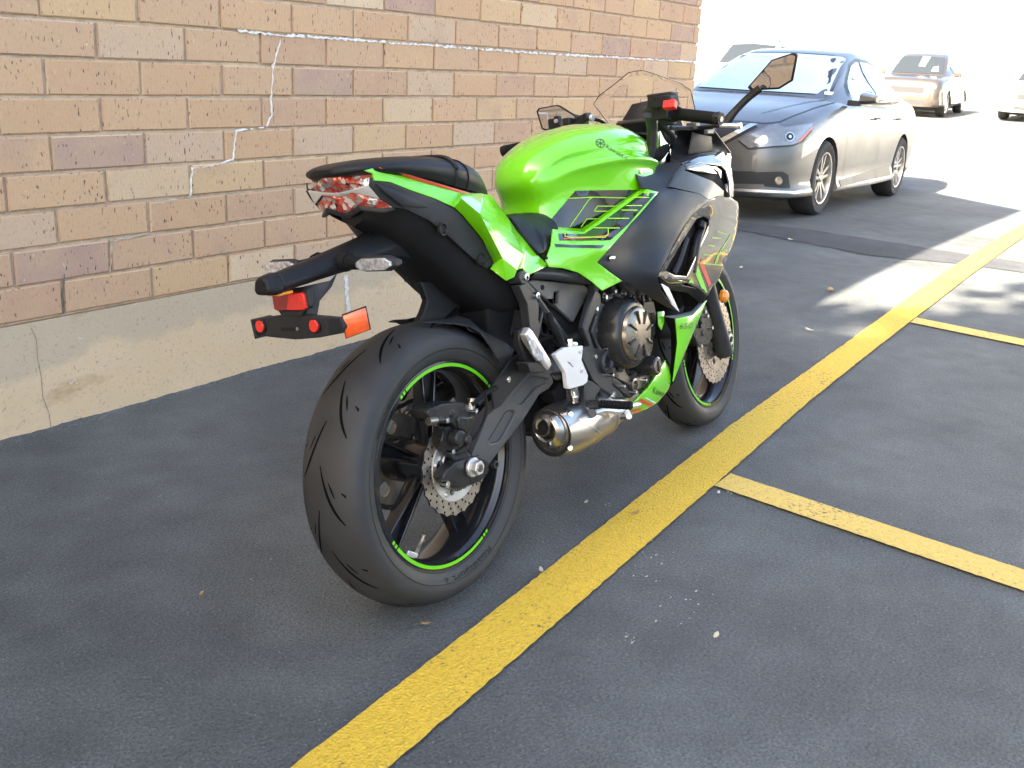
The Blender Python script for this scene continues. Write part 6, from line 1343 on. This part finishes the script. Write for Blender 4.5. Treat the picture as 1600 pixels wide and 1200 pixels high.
# ------------------------------------------------------------------ cars farther off in the sun
def far_car(label, x, y, yaw, paint_, H, L_, W_, suv=True, rails=False):
    k = H/1.65; l = L_/4.4; w = W_/1.82
    M = Matrix.Translation((x, y, gz(x))) @ Matrix.Rotation(R(yaw), 4, 'Z') @ Matrix.Rotation(R(1.2), 4, 'Y')
    root = thing('parked_car', label, 'car', M, 'cars parked in the lot')
    def S(st): return [(a*l, [(b_*w, c*k) for b_, c in p_]) for a, p_ in st]
    lb = S([(.86, [(0, .80), (.4, .79), (.62, .75), (.68, .62), (.70, .45), (.66, .28), (0, .26)]), (.74, [(0, .96), (.45, .95), (.72, .91), (.80, .76), (.82, .5), (.79, .26), (0, .24)]), (.4, [(0, 1.02), (.5, 1.01), (.78, .97), (.87, .82), (.90, .55), (.87, .24), (0, .22)]),
            (-.3, [(0, 1.07), (.5, 1.06), (.79, 1.03), (.88, .9), (.91, .6), (.88, .24), (0, .22)]), (-1.6, [(0, 1.07), (.5, 1.07), (.80, 1.05), (.88, .93), (.91, .6), (.88, .24), (0, .22)]), (-2.9, [(0, 1.09), (.5, 1.09), (.79, 1.07), (.87, .95), (.90, .6), (.86, .26), (0, .24)]), (-3.4, [(0, 1.06), (.5, 1.06), (.74, 1.03), (.82, .9), (.84, .6), (.8, .32), (0, .3)])])
    e = 0 if suv else .6
    gh = S([(-.15, [(0, 1.06), (.4, 1.055), (.64, 1.04), (.72, 1.02), (.80, 1.0), (0, .95)]), (-.62, [(0, 1.40), (.38, 1.39), (.62, 1.36), (.70, 1.2), (.82, 1.02), (0, .95)]), (-1.0, [(0, 1.60), (.36, 1.59), (.58, 1.55), (.68, 1.3), (.82, 1.03), (0, .95)]), (-1.6, [(0, 1.65), (.36, 1.645), (.58, 1.60), (.68, 1.32), (.82, 1.04), (0, .95)]),
            (-2.5+e*.5, [(0, 1.63), (.36, 1.62), (.57, 1.58), (.67, 1.32), (.81, 1.05), (0, .95)]), (-3.1+e*.4, [(0, 1.50-e*.3), (.35, 1.49-e*.3), (.53, 1.45-e*.3), (.64, 1.25-e*.1), (.78, 1.06), (0, .95)]), (-3.38, [(0, 1.12), (.35, 1.11), (.55, 1.10), (.64, 1.09), (.72, 1.06), (0, .95)])])
    mb = MB(); mb.loft(sym_loft(lb, 3, 3)); o1 = mb.build('car_body', paint_, root, smooth=45); b1 = surf_bvh([o1]); cut_arches(o1, (0, -2.6*l), .36, .9*w)
    mb = MB(); mb.loft(sym_loft(gh, 3, 3)); o2 = mb.build('car_roof', paint_, root, smooth=45); b2 = surf_bvh([o2])
    yz_patch('windscreen', [(a*w, c*k) for a, c in ((-.66, 1.09), (.66, 1.09), (.54, 1.51), (0, 1.54), (-.54, 1.51))], b2, 'dark_glass', root, .006)
    yz_patch('grille', [(a*w, c*k) for a, c in ((-.42, .60), (.42, .60), (.46, .76), (-.46, .76))], b1, 'car_trim', root, .006)
    yz_patch('bumper_vent', [(a*w, c*k) for a, c in ((-.5, .32), (.5, .32), (.46, .42), (-.46, .42))], b1, 'car_trim', root, .006)
    for s in (1, -1):
        yz_patch('headlamp', [(s*a*w, c*k) for a, c in ((.48, .70), (.72, .74), (.70, .83), (.50, .78))], b1, 'car_lamp', root, .008)
        for a, b_ in ((-.72, -1.55), (-1.63, -2.45)): xz_patch('door_window', [(a*l, 1.09*k), (b_*l, 1.10*k), (b_*l, 1.50*k), ((a-.3)*l if a > -1 else a*l, 1.50*k)], b2, 'dark_glass', root, s, .006)
        for x_ in (0, -2.6*l): lathe_wheel(root, (x_, s*.79*w, .335), .335, .22, s, 'wheel_alloy')
        q = MB(); q.box((-.5*l, s*.98*w, 1.1*k), (.10, .2, .13)); q.build('door_mirror', paint_, root, bevel=.02)
        if rails: q = MB(); q.tube([(-1.0*l, s*.55*w, 1.60*k), (-1.3*l, s*.56*w, 1.68*k), (-2.5*l, s*.55*w, 1.67*k), (-2.8*l, s*.53*w, 1.58*k)], .018, 8); q.build('roof_rail', 'car_trim', root)
    q = MB(); q.box((-1.3*l, 0, .2), (3.0*l, 1.4*w, .12)); q.build('underbody', 'car_trim', root)
    return root, b2, k, w
r2, b2, k2, w2 = far_car('brown crossover with papers in its windscreen, standing in the sun', 27.35, 4.05, 183, 'suv_brown', 1.62, 4.35, 1.80)
yz_patch('window_paper', [(-.02, 1.26), (.12, 1.24), (.16, 1.50), (-.02, 1.50)], b2, 'paper', r2, .012); yz_patch('window_paper', [(.34, 1.13), (.50, 1.14), (.46, 1.26), (.36, 1.24)], b2, 'paper', r2, .012)
far_car('pale tan high-roofed vehicle with roof rails behind the grey saloon', 23.6, 7.35, 186, 'suv_tan', 1.83, 4.7, 1.92, rails=True)
far_car('white saloon car standing beside the brown crossover', 28.2, 1.10, 181, 'car_white', 1.48, 4.6, 1.82, suv=False)

# ------------------------------------------------------------------ invented pale building, turns the dim horizon band white
PB = thing('horizon_backdrop', 'invented long pale building, added to whiten the horizon behind the sunlit lot', 'building', Matrix.Translation((75, 20, gz(75))))
q = MB(); q.box((6, 0, 4.5), (12, 150, 9.2)); q.build('wall', 'stucco', PB, smooth=0)
q = MB(); q.box((6, 0, 9.25), (12.5, 150.5, .3)); q.build('parapet', 'stucco', PB, smooth=0)
# ------------------------------------------------------------------ litter
mat('dry_leaf', (.42, .26, .09), .8, noise=(60, .3)); mat('pale_leaf', (.55, .48, .33), .8, noise=(60, .2)); mat('white_chip', (.55, .55, .53), .7); mat('fleck', (.36, .36, .35), .8)
def leaf(u, v, ln, a, m, label, curl=.25):
    c = on_ground(u, v); rnd = random.Random(int(u*7+v)); V = []; n = 7; wd_ = .42
    for i in range(n):
        t = i/(n-1)*2-1; w = wd_*ln*.5*(1-t*t)**.7*rnd.uniform(.85, 1.1)
        for s in (-1, 0, 1): V.append(Vector((t*ln*.5, s*w, .0105+abs(s)*curl*w+.12*ln*t*t+rnd.uniform(0, .0008))))
    mb = MB(); mb.add(V, [(3*i+j, 3*i+j+1, 3*i+j+4, 3*i+j+3) for i in range(n-1) for j in (0, 1)])
    o = mb.build('fallen_leaf', m, smooth=60, recalc=False, solid=.0005); o.location = c; o.rotation_euler = (0, 0, a); tag(o, label, 'leaf', 'small litter on the asphalt'); return o
leaf(1297, 456, .085, .3, 'dry_leaf', 'orange dry leaf on the asphalt by the sunlit patch')
leaf(1264, 519, .055, 1.2, 'pale_leaf', 'pale tan leaf on the asphalt ahead of the front wheel')
leaf(845, 897, .026, .8, 'pale_leaf', 'small tan leaf at the edge of the wide yellow line')
leaf(1118, 1000, .028, .1, 'pale_leaf', 'round pale leaf on the asphalt outside the yellow line')
leaf(664, 981, .022, 2.2, 'dry_leaf', 'small yellow leaf on the asphalt behind the rear wheel')
leaf(315, 934, .018, .5, 'dry_leaf', 'tiny yellow leaf scrap on open asphalt below the concrete base')
leaf(992, 807, .030, -.35, 'dry_leaf', 'thin brown leaf stem lying on the wide yellow line', .1)
leaf(915, 790, .022, .2, 'pale_leaf', 'narrow greenish leaf on the asphalt beneath the silencer', .1)
leaf(1157, 421, .06, .2, 'pale_leaf', 'pale leaf on the asphalt beside the nose of the motorcycle')
leaf(1235, 377, .07, .9, 'pale_leaf', 'pale leaf lying on the dark asphalt patch')
leaf(1122, 775, .020, .3, 'white_chip', 'white flat chip by the corner of the bay line', .05)

rnd = random.Random(21); mb = MB()
for (u, v), n, sp in (((1040, 900), 14, (80, 60)), ((1010, 870), 7, (40, 20)), ((1080, 950), 8, (60, 30)), ((1140, 770), 6, (10, 6)), ((990, 1000), 8, (20, 10)), ((955, 790), 5, (8, 5)), ((1300, 560), 8, (40, 20)), ((200, 770), 10, (90, 60)), ((430, 880), 9, (80, 60))):
    for k in range(n):
        c = on_ground(u+rnd.gauss(0, sp[0]*.5), v+rnd.gauss(0, sp[1]*.5)); r_ = rnd.uniform(.0008, .0032) if u > 900 else rnd.uniform(.0006, .0018); m_ = rnd.randint(5, 7); a0 = rnd.uniform(0, 6)
        V = [c+Vector((math.cos(a0+2*math.pi*i/m_)*r_*rnd.uniform(.5, 1.5)*1.6, math.sin(a0+2*math.pi*i/m_)*r_*rnd.uniform(.4, 1.2), .0045)) for i in range(m_)]; mb.add(V, [tuple(range(m_))])
fl = mb.build('paint_flecks', 'fleck', smooth=0, recalc=False); fl['kind'] = 'stuff'
mb = MB(); mat('grit', (.16, .145, .12), .95, noise=(30, .3))
for k in range(420):        # loose grit along the foot of the wall
    x = rnd.uniform(.6, 5.6); y = -.03-abs(rnd.gauss(0, .05)); r_ = rnd.uniform(.0012, .0045); c = Vector((x, y, r_*.4))
    V = [c+Vector((rnd.uniform(.7, 1.2)*r_*a, rnd.uniform(.7, 1.2)*r_*b_, rnd.uniform(.6, 1)*r_*d)) for a, b_, d in ((1, 0, 0), (-1, 0, 0), (0, 1, 0), (0, -1, 0), (0, 0, 1), (0, 0, -.6))]
    mb.add(V, [(0, 2, 4), (2, 1, 4), (1, 3, 4), (3, 0, 4), (2, 0, 5), (1, 2, 5), (3, 1, 5), (0, 3, 5)])
gr = mb.build('grit', 'grit', smooth=0, recalc=False); gr['kind'] = 'stuff'
